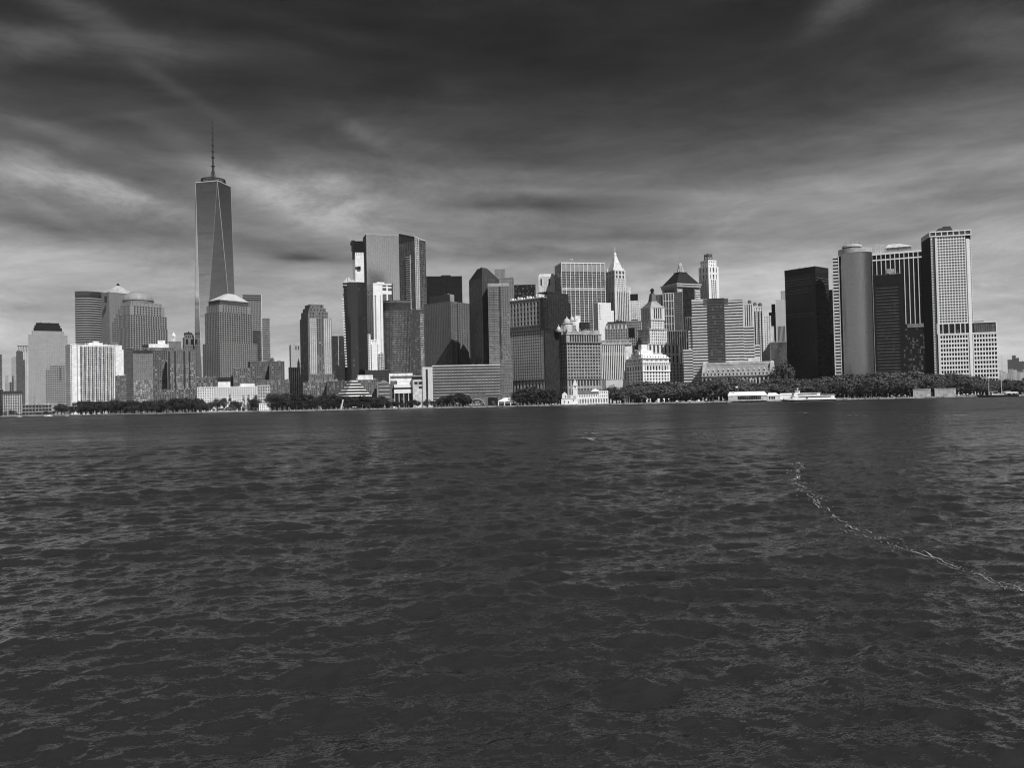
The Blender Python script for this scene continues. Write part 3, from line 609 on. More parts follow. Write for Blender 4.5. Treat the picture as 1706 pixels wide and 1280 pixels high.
m.f += [(i0, i0+3, i0+2, i0+1), (i0+4, i0+5, i0+6, i0+7), (i0+3, i0+7, i0+6, i0+2), (i0, i0+4, i0+7, i0+3), (i0+1, i0+2, i0+6, i0+5)]
b.part(m, 'parapet', W(.05)); m = MB(); m.bar((-.3, 0, zr+3.3), (-.3, L0, zl+8.3), .6); m.bar((-.3, 0, zr+3), (W0, 0, zr-1.2), .6); [m.bar((4, 8+i*4, zr), (4+i*2, 8+i*4, zr+9), .3) for i in range(4)]; m.bar((4, 8, zr+9), (12, 20, zr+9), .4); b.part(m, 'roof_edge', W(.6))
b.finish(W(.13), G(.02, .25, .2, .1, .12))
# ---- white tower
b = Bld(OFF, 'white flat-topped tower with twin glazed bays in front of the plain grey slab', 611, 621.5, 654.5, 474, 1540, 16, cat='tower')
W0, L0 = b.W, b.L; wm = W(.85, .06); gl = GD; fh = 3.5*1540/F
b.wall.box(0, W0, 0, L0, 0, b.H)
b.block(-.01, W0+.01, -.01, L0+.01, b.H, b.H+1.5, nf=1, nl=1, nz=1, core='wall', cap=1.5)
m = MB(); g2 = G(.1, .3, .2)
for a, c in ((637, 643.5), (646, 652.8)):
    mm = MB(); mm.box(b.fx(a), b.fx(c), -.3, .1, 10, b.z(489.5)); b.part(mm, 'glazed_bay', g2); mm = MB(); mm.box(b.fx(a), b.fx(c), -.3, .1, b.z(483.5), b.z(479)); b.part(mm, 'window', g2); mm = MB(); mm.box(b.fx(a), b.fx(c), -.3, .1, b.z(476.5), b.z(474.8)); b.part(mm, 'louvre', GD)
    for j in range(40): z = 12+j*fh; b.wall.box(b.fx(a), b.fx(c), -.5, -.1, z, z+.5) if z < b.z(491) else None
nz = int((b.z(487)-10)/fh)
cs = []
for j in range(nz):
    z = 8+(nz-1-j)*fh
    for c, wd in ((624.8, 2.9), (633.2, 1.1)): cs.append((b.fx(c), -.12, z, wd, 2.2, 'f'))
ml = {}
for i, (x, y0, z, wd, h, _) in enumerate(cs[:100]):
    if wd not in ml: q = MB(); q.box(-wd/2, wd/2, 0, .3, 0, h); ml[wd] = q.mesh('window'); ml[wd].materials.append(GD)
    o = bpy.data.objects.new('window', ml[wd]); COL.objects.link(o); o.parent = b.root; o.location = (x, y0, z)
for t in (.2, .45, .7): 
    mm = MB(); y0 = L0*t; mm.box(-.15, .1, y0, y0+L0*.12, 8, b.z(489)); mm.box(-.15, .1, y0, y0+L0*.12, b.z(486), b.z(481)); b.part(mm, 'window_strip', GD)
b.pent(b.fx(629), b.fx(641), 3, 12, b.H+2, 3, white); b.finish(wm, None)
mk(OFF, 'jet black office slab behind, between the dark lattice tower and the thin gap of sky', 709.5, 709.5, 769.5, 461, 1800, 0, W(.012, .1, .4), G(.008, 0, .1, 0, .2), fp=3.8, nf=24, nl=12, kind='grid', pf=.3, sf=.35, p=.15, clut=0, fin=False, dep=45).finish(W(.012, .1, .4), G(.008, 0, .1, 0, .2))
o = [x for x in COL.objects if x.name.startswith(OFF) and x.type == 'EMPTY'][-1]
m = MB(); Wd = pt(751, 461, 1800)[0]-pt(735, 461, 1800)[0]; xo = pt(735, 461, 1800)[0]-pt(709.5, 461, 1800)[0]; hh = pt(735, 461, 1800)[1]-GZ; m.box(xo, xo+Wd, 5, 20, hh, hh+4.5); m.build('penthouse', dark, o)
# ---- curved banded building
b = Bld('office_building', 'dark glass building with a rounded left end and louvred crown, below the dark lattice tower', 645, 645, 683.5, 503.5, 1340, 0, 34, 'building')
def curve(e): return [(-6-e, 22), (-5.2-e, 12), (-3.6-e*.9, 6), (-1-e*.6, 2.2-e*.5), (3, -1-e), (10, -2.6-e), (20, -2.4-e), (b.W, 0-e)]
bk = [(b.W, 34), (-6, 34)]; fh = 3.78*1340/F; zc = b.z(517, 660)
b.glz.prism(curve(0)+bk, 0, zc)
for j in range(int(zc/fh)+1): b.wall.prism(curve(.45)+[(b.W+.3, 30), (-6.4, 30)], 1+j*fh, 1+j*fh+.75)
for i in range(14): x = 3+i*(b.W-3)/14; b.wall.box(x-.15, x+.15, -3.0+abs(i-7)*.12, 1, 0, zc)
m = MB(); [m.prism(curve(.5-.06*j)+bk, zc+j*3.3, zc+j*3.3+2.7) for j in range(5)]; b.part(m, 'louvred_crown', W(.06)); m = MB(); m.prism(curve(-.5)+bk, zc, b.H); b.part(m, 'plant_screen', W(.02))
m = MB(); m.prism(curve(.8)+bk, b.H, b.H+.9); b.part(m, 'parapet', W(.35))
b.finish(W(.05), G(.15, .4, .3, .25, .25, 2.4, 3.57))
b = mk('office_building', 'narrow dark wing with one column of bright windows, joined right of the rounded building', 683.5, 683.5, 707.5, 517, 1345, 0, W(.06), G(.05, .3, .25), fp=3.78, nf=7, nl=6, pf=.35, sf=.3, fin=False)
m = MB(); x0, x1 = b.fx(699.5), b.fx(705.5); fh = 3.78*1345/F
for j in range(int(b.H/fh)-1): m.box(x0, x1, -.7, -.2, 2+j*fh, 4.1+j*fh)
b.part(m, 'bright_window_column', G(.3, .5, .6)); b.finish(W(.06), G(.05, .3, .25))
# ---- grey apartment tower
b = Bld(APT, 'wide grey brick apartment tower with a long dark penthouse, left of the pointed dark tower', 706, 751, 783, 503, 1380, 48, cat='tower')
b.std(nf=8, nl=16, fh=4.05*1380/F, pf=.5, sf=.4, p=.35, indiv=True)
m = MB(); y1, y0 = b.ly(714), b.ly(749)
m.box(2, 12, y0+1, y1, b.H, b.z(490, 740)); b.part(m, 'penthouse', W(.05)); m = MB(); m.box(2, 12, -2+y0+2.5, y0+1.5, b.H, b.z(490, 745)); b.part(m, 'stair_head', W(.3)); b.clutter(4, 12, 6, 20, b.z(490), W(.3), 3, 2)
x0, x1 = b.fx(759), b.fx(771)
for xa_ in (x0,):
    m = MB()
    for j in range(int(b.H/3.93)): m.box(x0-5, x0+1.5, -1.5, -.2, 3+j*3.93, 4.1+j*3.93)
    b.part(m, 'balcony_stack', W(.3)); m = MB(); m.box(x0+2, x0+5, -.6, .1, 2, b.H-3); b.part(m, 'recess', W(.03))
b.finish(W(.15, .15), G(.035, .3, .22))
# ---- pointed dark tower + brick companions
b = Bld(APT, 'dark slender tower with a pointed chamfered top, tallest of the centre group', 781.5, 803, 831, 463, 1280, 36, cat='tower')
W0, L0 = b.W, b.L; fh = 3.8*1280/F
b.block(0, W0, 0, L0, 0, b.H, nf=8, nl=6, fh=fh, pf=.35, sf=.35, p=.3, cap=0)
m = MB(); zt = b.z(446.5); m.frus([(0, 0), (W0, 0), (W0, L0), (0, L0)], [(.2, .2), (W0*.32, .2), (W0*.4, L0*.2), (.2, L0*.35)], b.H, zt); b.part(m, 'chamfered_top', W(.05)); m = MB(); m.box(.6, W0*.25, .6, 5, zt, zt+1.2); b.part(m, 'roof_cap', W(.15))
b.finish(W(.07), G(.03, .3, .16))
b = mk(APT, 'grey apartment slab with pale roof band and glinting balconies, before the pointed dark tower', 813, 813, 847.5, 474, 1262, 0, W(.2), G(.04, .45, .3), fp=4.1, nf=9, nl=5, pf=.4, sf=.42, fin=False, indiv=True, dep=20)
m = MB(); m.box(-.5, b.W+.3, -.8, 1, b.H-3, b.H+1.4); b.part(m, 'roof_band', W(.35)); fh = 4.1*1262/F
for k_ in range(2):
    m = MB(); a = k_*b.W*.26+.5
    for j in range(int(b.H/fh)-2): m.box(a, a+b.W*.2, -1.4, -.2, 2+j*fh, 3.1+j*fh)
    b.part(m, 'balcony_stack', W(.33))
m = MB(); m.box(b.W*.53, b.W*.58, -.8, 0, 0, b.H-3); b.part(m, 'recess', dark); b.finish(W(.2), G(.04, .45, .3))
b = mk(APT, 'grey brick tower with a taller plain block on top, just behind the glinting balconies', 824, 824, 855.5, 464, 1300, 0, W(.2), G(.04, .2, .2), fp=4, nf=9, nl=5, pf=.6, sf=.5, fin=False, clut=2, dep=24)
b.block(b.fx(824.5), b.fx(841.5), 2, 20, b.H, b.z(449.5), nf=5, nl=4, nz=4, pf=.85, sf=.8, p=.1); b.finish(W(.2), G(.04, .2, .2))
mk(OFF, 'black flat-topped slab glimpsed behind, left of the columned stone building', 855.5, 855.5, 892, 475.5, 1750, 0, W(.012), G(.008), fp=4, nf=14, nl=8, pf=.3, sf=.35, p=.15, clut=0)
b = mk(APT, 'long low grey waterfront building with rows of pale balconies and thin white roof edge', 720.5, 720.5, 833, 610.5, 1215, 0, W(.13), G(.01, .1, .1), fp=5.05, nf=22, nl=8, pf=.46, sf=.42, fin=False, clut=5, dep=40, cap=0, indiv=True)
m = MB(); m.box(-.6, b.W+.6, -.8, b.L, b.H, b.H+1.1); b.part(m, 'roof_edge', W(.75)); fh = 5.05*1215/F; nz = max(1, round(b.H/fh)); hz = b.H/nz
for j in range(1, nz):
    m = MB(); wx = b.W/22; m.box(0, b.W, -.6, -.3, j*hz-.1, j*hz+.15)
    for i in range(22): m.box(i*wx+wx*.25, i*wx+wx*.75, -1.2, -.2, j*hz, j*hz+1.5)
    b.part(m, 'balcony_row', W(.5, .3))
b.finish(W(.13, .25), G(.01, .1, .1))
mk(APT, 'grey brick base block below the glinting balconies, right end of the long low building', 832.5, 832.5, 853, 600, 1225, 0, W(.2), G(.03, .3, .3), fp=4.6, nf=6, nl=5, pf=.45, sf=.45, dep=20, clut=0)
b = Bld('brick_arcade', 'low dark brick building with a big round arch behind the waterfront canopy', 776, 776, 833, 656, 1195, 0, 16)
b.wall.box(0, b.W, 0, b.L, 0, b.H-4); b.wall.box(b.fx(781), b.fx(808), -.6, b.L, b.H-4, b.H)
m = MB(); cx = b.fx(794.5); ra = 8.5; pr = None
for i in range(13):
    a = math.pi*i/12; c = (cx+ra*math.cos(a)*1.25, -1, 2+ra*math.sin(a))
    if pr: m.bar(pr, c, .5)
    pr = c
b.part(m, 'arch_trim', W(.4)); m = MB(); m.prism([(0, 0), (.1, 0), (.1, .1)], 0, .1); 
v0 = [(cx+ra*.9*1.25*math.cos(math.pi*i/12), 1+ra*.9*math.sin(math.pi*i/12)) for i in range(13)]
m = MB(); m.v = [(x, -.8, z) for x, z in v0]+[(x, -.3, z) for x, z in v0]; m.f = [tuple(range(12, -1, -1)), tuple(range(13, 26))]+[(i, i+1, i+14, i+13) for i in range(12)]; b.part(m, 'arch_glazing', G(.05, .4, .25))
m = MB(); m.box(b.fx(813), b.fx(829), -.4, .1, 1, b.H-6); b.part(m, 'window', GD); b.finish(W(.15), None)
# ---- white museum complex
b = Bld('waterfront_hall', 'white modern building of stacked horizontal slabs with dark window slots at the water', 649, 649, 687, 623, 1220, 0, 30)
m = MB(); m.box(0, b.W, 0, b.L, 0, b.H); b.part(m, 'core', W(.14))
for ya, yb in ((623, 627), (632, 635)):
    m = MB(); m.box(-.5, b.W+.3, -.8, b.L+.3, b.z(yb), b.z(ya)+.4); b.part(m, 'white_band', white)
m = MB(); m.box(-.8, .8, -.9, 4, b.z(640), b.H); b.part(m, 'end_pier', white)
for a, c, ya, yb, f_ in ((661, 687, 635, 641, -3), (656, 697, 641, 646.5, -6), (656, 688, 649.5, 656, -6)):
    m = MB(); m.box(b.fx(a), b.fx(c), f_, 6, b.z(yb), b.z(ya)); b.part(m, 'terrace_slab', W(.8, .08))
m = MB(); m.box(b.fx(657), b.fx(690), -5, 4, b.z(649.5), b.z(646.5)); m.box(b.fx(660), b.fx(686), -4.5, 2, 0, b.z(656)); b.part(m, 'glazing', GD)
m = MB(); [m.bar((b.fx(c), -5.6, 0), (b.fx(c), -5.6, b.z(656)), .35) for c in (657, 664, 672, 680, 687)]; b.part(m, 'column', white)
b = Bld('waterfront_hall', 'tall white slotted wall block at the right end of the stacked white building', 703.5, 703.5, 720.5, 612, 1212, 0, 26)
m = MB(); m.box(0, b.fx(709), 0, b.L, 0, b.H); m.box(b.fx(712.5), b.W, 0, b.L, 0, b.H); m.box(0, b.W, .5, b.L, b.H-3, b.H); b.part(m, 'wall', W(.62, .06)); m = MB(); m.box(b.fx(709), b.fx(712.5), .8, 3, 0, b.H-3); b.part(m, 'window_slot', dark)
m = MB(); m.box(b.fx(687), -.02, 2, 20, 0, b.z(626)); b.part(m, 'link_block', W(.6)); m = MB(); [m.box(b.fx(a), b.fx(c), 1.5, 2.2, b.z(yb), b.z(ya)) for a, c, ya, yb in ((686.5, 703, 627, 632), (690, 695, 636, 640), (697, 704, 636, 640), (697, 704, 644, 647))]; b.part(m, 'window', dark)
brick('dark grey low building between the white corner tower and the rounded glass building', 609, 609, 650, 618, 1330, 0, .06, GD, nf=12)  # walls dark grey all over
b = Bld('museum_pavilion', 'six-tiered white stepped pyramid roof of a pavilion above the waterfront trees', 585.5, 585.5, 600.5, 635, 1235, 0, 14, 'pavilion')
cx = b.W/2; zt = b.H; zb = b.z(660); x0 = b.fx(558.5, 659); x1 = b.fx(620.5, 659); cx = (x0+x1)/2; cy = (x1-x0)/2
rb = (x1-x0)/2
for i in range(6):
    t = i/5; r = rb*(1-t)+ (b.W/2)*t; z = zb+(zt-zb)*i/5
    m = MB(); m.lathe(cx, cy, [(r, z-.75), (r*.97, z+.75)], 6, 0); b.part(m, 'roof_tier', W(.85, .05))
m = MB(); m.lathe(cx, cy, [(rb*.93, 0), (rb*.93, zb), (b.W*.42, zt)], 6, 0); b.part(m, 'wall', W(.04))
# low crescent of brick flats behind trees
brick('brick terrace with one white stair bay, behind the waterfront trees left of centre', 505, 505, 545, 638, 1330, 0, .15, G(.03, .3, .6), nf=12, fp=4.2)
brick('dark brick terrace with a curved end, just left of the stepped pyramid pavilion', 545, 545, 584, 636, 1320, 0, .09, G(.03, .2, .5), nf=12, fp=4.2)
b = brick('brick terrace with a white rooftop house, behind the stepped pyramid pavilion', 584, 584, 629, 634, 1310, 0, .17, G(.03, .2, .5), nf=13, fp=4.2, fin=False); b.pent(b.fx(596), b.fx(621.5), 2, 10, b.H, b.z(625.5)-b.H, white); b.finish(W(.17), G(.03, .2, .5))
brick('low grey concrete block right of the stepped pyramid pavilion', 628, 628, 660, 638, 1280, 0, .26, GD, nf=4, fp=6, kind='rib', sf=.7)
# white corner tower
b = Bld(APT, 'white corner tower with shadowed gridded left side, below the flat-topped white tower', 580, 596, 616.5, 557, 1480, 28, cat='tower')
fh = 4.15*1480/F; b.std(nf=4, nl=5, fh=fh, pf=.5, sf=.45, p=.4, indiv=True)
b.block(b.W, b.fx(628), 3, 20, 0, b.z(566), nf=3, nl=4, fh=fh, pf=.55, sf=.45, p=.4); b.block(b.fx(618), b.fx(632), .5, 3, 0, b.z(573), nf=2, nl=1, fh=fh, pf=.9, sf=.9, p=.1, core='wall'); b.finish(W(.82, .06), G(.02, .1, .3))
mk(APT, 'narrow white and grey block squeezed between the white corner tower and the rounded glass building', 631, 631, 642, 590, 1500, 0, W(.6), GD, fp=4, nf=4, nl=4)
# ---- columned stone building with black netting
b = Bld(OFF, 'tall stone building with an arcaded top storey and its right half wrapped in black netting', 849, 904.5, 946, 496, 1225, 52, cat='building')
W0, L0 = b.W, b.L; st = W(.33, .12); gl = G(.01, .08, .12); zt = b.H; z1 = b.z(541); z2 = b.z(548); z3 = b.z(632); z4 = b.z(637); fh = 4.85*1225/F
b.block(0, W0, 0, L0, 0, z4, nf=5, nl=10, nz=1, pf=.5, sf=.1, p=.7, corner=2)
b.block(0, W0, 0, L0, z4+.01, z3, nf=5, nl=10, nz=1, pf=.5, sf=.4, p=.4, corner=2)
b.block(0, W0, 0, L0, z3+.3, z2, nf=5, nl=15, fh=fh, pf=.42, sf=.38, p=.35, corner=2.2, indiv=True)
b.block(0, W0, 0, L0, z2+.6, z1, nf=7, nl=20, nz=1, pf=.5, sf=.5, p=.3, corner=2)
b.block(0, W0, 0, L0, z1+.6, zt-4, nf=5, nl=10, nz=5, pf=.42, sf=.2, p=.9, corner=2.5, cap=0)
b.block(-.3, W0, -.3, L0, zt-4, zt, nf=7, nl=20, nz=1, pf=.5, sf=.5, p=.5, corner=1)
for z, nm in ((z2, 'cornice'), (z1, 'cornice'), (z3, 'cornice')):
    m = MB(); m.box(-2.2, W0+1, -2.2, L0+1, z-1.0, z+.5); b.part(m, nm, W(.12))
m = MB(); m.box(-2, W0+1, -2, L0+1, zt-.3, zt+1); b.part(m, 'cornice', W(.5))
m = MB()
for i in range(11):
    y = 2+i*(L0-6)/10; m.lathe(2, y, [(1.1, zt+1), (1.3, zt+2.5+(i % 3)), (.4, zt+3.6+(i % 3))], 6)
    if i % 3 == 1: m.box(1, 6, y, y+4, zt+.8, zt+4.5)
b.part(m, 'roof_ornaments', W(.8))
m = MB(); sag = []
m.box(-2.6, W0+2.6, -2.8, -2.2, z2-4, b.z(500)); m.box(-2.8, -.8, -2.9, 3, z2+1, b.z(497)); m.box(W0*.1, W0*.95, -3.3, -2.7, z2, b.z(486)); m.box(-1.2, W0*.35, -2.6, -2, 4, z2); m.box(W0*.35, W0*.55, -2.2, -1.8, 6, z2)
m.box(W0*.1, W0*.95, -3, 14, b.z(487), b.z(485.5))
for i in range(15): x = -2+i*(W0+4)/15; m.box(x, x+.4, -3.7, -3.2, z2-4, b.z(500)+R.uniform(0, 10)); z = z2+i*4; m.box(-2.6, W0+2.6, -3.6, -3.2, z, z+.35) if z < b.z(502) else None
net, k, bs = newmat('netting'); cc = k.noise(k.new('ShaderNodeTexCoord').outputs['Object'], .25, 4, .65); k.l.new(k.map(cc, .35, .7, .006, .035), bs.inputs['Base Color']); bs.inputs['Roughness'].default_value = .9
b.part(m, 'black_netting', net); b.finish(st, gl)
m = MB()
b = Bld(OFF, 'pale rounded-top tower seen between the netted stone building and the white mullioned slab', 897, 897, 924, 461, 1650, 0, 24, 'tower')
b.std(nf=7, nl=5, fh=4.5, pf=.8, sf=.7, p=.1, cap=0); m = MB(); m.frus([(0, 0), (b.W, 0), (b.W, 24), (0, 24)], [(2.5, 2), (b.W-1.5, 2), (b.W-1.5, 20), (2.5, 20)], b.H, b.z(456.5)); b.part(m, 'crown', W(.6))
m = MB(); [m.box(b.fx(c)-1.4, b.fx(c)+1.4, -.4, .1, b.z(476), b.z(465)) for c in (901.5, 915)]; b.part(m, 'opening', dark); b.finish(W(.58), G(.2, .2, .3))
b = Bld(OFF, 'broad slab tower faced with white vertical mullions and dark floors, plain top storeys', 924, 935, 1007, 438.5, 1600, 16, cat='tower')
W0, L0 = b.W, b.L; fh = 4.05*1600/F; b.block(0, W0, 0, L0, 0, b.z(452), nf=10, nl=3, fh=fh, pf=.11, sf=.36, p=.55, corner=.8, cap=0)
b.wall.box(-.25, W0+.25, -.2, L0, b.z(452), b.H)
for j in (0, 1): pass
mull = W(.82, .05); m = MB()
for i in range(11): x = W0*i/10; m.box(x-.45, x+.45, -1.3, -.3, 0, b.H+.6)
m.box(-.6, W0+.6, -1.2, L0, b.H-.3, b.H+1.4); b.part(m, 'mullions', mull)
m = MB(); [m.box(W0*(i+.5)/10-.12, W0*(i+.5)/10+.12, -.7, -.2, 0, b.z(452)) for i in range(10)]; b.part(m, 'fine_mullions', W(.5))
m = MB(); [m.box(.5, W0-.5, -.5, -.1, b.z(q)-1, b.z(q)+1) for q in (480, 482.5)]; b.part(m, 'mechanical_band', W(.55))
m = MB(); cx = b.fx(953); m.bar((cx, 4, b.H), (cx, 4, b.z(431)), .7); m.bar((cx-3, 4, b.z(431.5)), (cx+3, 4, b.z(431.5)), .8); m.lathe(cx, 4, [(2.6, b.z(433.5)), (2.8, b.z(431.5))], 8); b.part(m, 'antenna', W(.5)); b.clutter(10, W0-10, 4, 20, b.H+1, dark, 5, 1.6); b.finish(W(.3, .06), G(.025, .15, .14))
b = Bld('office_building', 'small stepped blank white building in front of the white mullioned slab', 989, 996, 1017.5, 505, 1440, 26, cat='building')
b.block(0, b.W, 0, b.L, 0, b.H, nf=6, nl=3, fh=4.2, pf=.84, sf=.8, p=.08, core='glass', corner=1); b.block(b.W, b.fx(1022.5), 1, b.L-1, 0, b.z(518), nf=1, nl=3, fh=4.2, pf=.9, sf=.8, p=.05, core='wall')
m = MB(); [m.box(b.fx(999)-.7, b.fx(999)+.7, -.3, .1, b.z(533-j*4.5), b.z(530.5-j*4.5)) for j in range(6)]; b.part(m, 'window', dark); b.finish(W(.8, .06), G(.3))
# ---- pyramid crowned shaft
b = Bld('skyscraper', 'slender classical tower with a steep white pyramid roof and needle spire', 1007.5, 1024, 1050, 478.5, 1650, 32, cat='skyscraper')
W0, L0 = b.W, b.L; st = W(.62, .12); z1 = b.z(464); z2 = b.z(450)
b.block(0, W0, 0, L0, 0, b.H-9, nf=9, nl=7, nz=1, kind='mul', pf=.5, p=.8, corner=3, cap=0); b.block(0, W0, 0, L0, b.H-9, b.H, nf=9, nl=7, nz=2, pf=.65, sf=.5, p=.6, corner=3)
b.block(1.5, W0-9, 1.5, L0-1.5, b.H, z1, nf=8, nl=6, nz=4, pf=.5, sf=.45, p=.5, corner=1.5); b.block(2.5, W0-10, 2.5, L0-2.5, z1, z2, nf=3, nl=3, nz=2, pf=.45, sf=.3, p=.6, corner=2.5)
cx, cy = (W0-7.5)/2, L0/2; hw = (W0-13)/2; zt = b.z(424.5); tip = b.z(407.5)
m = MB(); q = lambda r, rr=None: [(cx-r, cy-r), (cx+r, cy-r), (cx+r, cy+r), (cx-r, cy+r)]
m.frus(q(hw), q(hw*.3), z2+.5, zt-4); m.frus(q(hw*.34), q(hw*.2), zt-4, zt)
for i in range(7):
    t = (i+.5)/7; [m.box(cx-hw*(1-t*.7)+hw*.5*j-.5, cx-hw*(1-t*.7)+hw*.5*j+.5, cy-hw*(1-t*.7)-.3, cy-hw*(1-t*.7)+2, z2+(zt-z2)*t, z2+(zt-z2)*t+1.2) for j in (1, 2) if t < .6]
b.part(m, 'pyramid_roof', W(.66, .1))
for sx, sy in ((-1, -1), (1, -1), (1, 1), (-1, 1)):
    m = MB(); m.frus([(cx+sx*hw-1.6, cy+sy*hw-1.6), (cx+sx*hw+1.6, cy+sy*hw-1.6), (cx+sx*hw+1.6, cy+sy*hw+1.6), (cx+sx*hw-1.6, cy+sy*hw+1.6)], [(cx+sx*hw-.4, cy+sy*hw-.4), (cx+sx*hw+.4, cy+sy*hw-.4), (cx+sx*hw+.4, cy+sy*hw+.4), (cx+sx*hw-.4, cy+sy*hw+.4)], z2, z2+7); b.part(m, 'turret', st)
m = MB(); m.lathe(cx, cy, [(hw*.26, zt), (hw*.22, zt+4), (hw*.3, zt+4.1), (hw*.1, zt+8), (.5, zt+9), (.45, tip-3), (.1, tip)], 8); b.part(m, 'lantern_spire', W(.75)); b.finish(st, G(.05, .2, .2))
b = mk('office_building', 'pale building with a square black rooftop plant box, right of the pyramid-crowned tower', 1050, 1050, 1069, 502, 1600, 0, W(.7), G(.2, .3, .4), fp=3.6, nf=6, nl=4, pf=.6, sf=.5, fin=False, clut=0)
m = MB(); m.box(0, b.fx(1063), 2, 18, b.H, b.z(490)); b.part(m, 'plant_box', W(.012)); b.finish(W(.7), G(.2, .3, .4))
b = brick('old grey stone building with a shaded light well, left of the stepped stone tower', 1041, 1041, 1068, 536, 1420, 0, .3, GD, nf=8, fp=4.3, fin=False)
m = MB(); m.box(b.fx(1046), b.fx(1057), -.6, .1, b.z(563), b.z(547)); b.part(m, 'light_well_shade', W(.01)); b.pent(b.fx(1052), b.fx(1063), 3, 10, b.H, 3, W(.1)); b.finish(W(.3), GD)  # the well's shade put into a near-black box on the wall front
b = Bld('office_building', 'ornate mansard-roofed stone building with dormers, in front of the pyramid-crowned tower', 1008, 1008, 1046, 549, 1350, 0, 26)
b.std(nf=9, nl=5, fh=4.2, pf=.5, sf=.45, indiv=True)
m = MB(); m.frus([(0, 0), (b.W, 0), (b.W, 26), (0, 26)], [(2, 3), (b.W-2, 3), (b.W-2, 23), (2, 23)], b.H+.5, b.z(539)); b.part(m, 'mansard_roof', W(.12))
for i in range(6):
    m = MB(); x = (i+.5)*b.W/6; m.box(x-1.2, x+1.2, -.2, 3, b.H+.6, b.H+5); m.frus([(x-1.6, -.5), (x+1.6, -.5), (x+1.6, 3), (x-1.6, 3)], [(x-.1, -.5), (x+.1, -.5), (x+.1, 3), (x-.1, 3)], b.H+5, b.H+7); b.part(m, 'dormer', W(.6))
b.part((lambda m: (m.box(4, b.W-3, 8, 20, b.z(539), b.z(536)), m)[1])(MB()), 'penthouse', dark); b.finish(W(.28, .2), GD)
# ---- broad stone palazzo
b = Bld('office_building', 'broad grey stone palazzo with colonnaded top, pediments and pale domes on its roof', 921, 944, 1000, 557, 1235, 26, cat='building')
W0, L0 = b.W, b.L; st = W(.34, .12); gl = G(.03, .2, .1); fh = 5.35*1235/F; z1 = b.z(571); z2 = b.z(632); zt = b.H
b.block(0, W0, 0, L0, 0, z2, nf=11, nl=7, nz=3, pf=.45, sf=.3, p=.8, corner=2)
b.block(0, W0, 0, L0, z2, z1, nf=12, nl=9, fh=fh, pf=.32, sf=.36, p=.3, corner=1.2, indiv=True)
b.block(0, W0, 0, L0, z1, zt, nf=14, nl=8, nz=1, pf=.42, sf=.16, p=1.0, corner=3.5)
for z, g in ((z2, .2), (z1, .16), (zt, .45)):
    m = MB(); m.box(-2, W0+2, -2, L0+2, z-.7, z+.6); b.part(m, 'cornice', W(g))
m = MB(); m.box(1, W0*.46, .5, 8, zt+.6, zt+4.5); m.box(W0*.52, W0-1, .5, 8, zt+.6, zt+6); b.part(m, 'attic', W(.38))
for c in (.22, .52, .75):
    m = MB(); x = W0*c; m.frus([(x-7, -1), (x+7, -1), (x+7, 4), (x-7, 4)], [(x-.3, -1), (x+.3, -1), (x+.3, 4), (x-.3, 4)], zt+.7, zt+6.5); m.box(x-7.5, x+7.5, -1.4, 4, zt+.5, zt+1.3); b.part(m, 'pediment', W(.3, .3))
m = MB(); [m.lathe(W0*c, 3, [(1.3, zt+4), (1.5, zt+7), (.3, zt+9)], 6) for c in (.03, .3, .42, .6, .68, .9)]; b.part(m, 'statues', W(.2, .3))
for c, r, z0_, y0_ in ((951, 5, 536, 12), (962, 3.2, 531, 16), (935, 3, 548, 8)):
    m = MB(); x = b.fx(c); z = b.z(z0_); m.lathe(x, y0_, [(r*1.6, zt+4), (r*1.6, z-2), (r*1.9, z-1.8), (r*1.9, z-1), (r, z-.8), (r, z+1)]+[(r*math.cos(a*.26), z+1+r*math.sin(a*.26)) for a in range(6)]+[(.2, z+r+4)], 14); b.part(m, 'roof_dome', W(.6, .15, .35))
b.pent(b.fx(965), b.fx(974), 12, 22, zt, b.z(524)-zt, W(.75)); b.pent(b.fx(972), b.fx(987), 8, 20, zt, b.z(536)-zt, dark); b.pent(b.fx(940), b.fx(965), 10, 24, zt, b.z(541)-zt, W(.25), 'roof_house'); b.finish(st, gl)
# ---- striped building
b = Bld('office_building', 'building with bold white vertical stripes above a blank pale wall, right of the palazzo', 1001, 1001, 1041, 573, 1262, 0, 30)
W0 = b.W; zb = b.z(633)
b.glz.box(0, W0, 0, b.L, zb, b.H); b.wall.box(-.3, W0+.3, -.3, b.L, 0, zb)
for i in range(14):
    if i == 13: continue
    x = (i+.5)*W0/13; m = MB(); m.box(x-.62, x+.62, -1.0, .1, zb, b.H-2); b.part(m, 'pilaster', W(.8, .04))
m = MB(); m.box(-.5, W0+.5, -.5, .2, b.z(593), b.z(591)); m.box(-.5, W0+.5, -.5, .2, b.z(590), b.z(588)); b.part(m, 'string_course', W(.3))
m = MB(); m.box(-1.2, b.fx(1053), -1.6, b.L, b.H-2, b.H+.5); [m.box(.5+i*2, 1.6+i*2, -1.2, 0, b.H+.5, b.H+4) for i in range(int(W0/2)+4)]; m.box(-.8, b.fx(1053), -1.3, b.L, b.H+4, b.H+5); b.part(m, 'cornice', W(.45))
m = MB(); m.box(W0+.3, b.fx(1053), .4, b.L-2, 0, b.H-2); b.part(m, 'side_wing', W(.75)); m = MB(); m.box(-.35, b.fx(1008), -.5, -.2, 0, zb); b.part(m, 'grey_panel', W(.2)); b.finish(W(.6, .08), G(.015, .1, .1))  # left end of the blank wall coloured grey
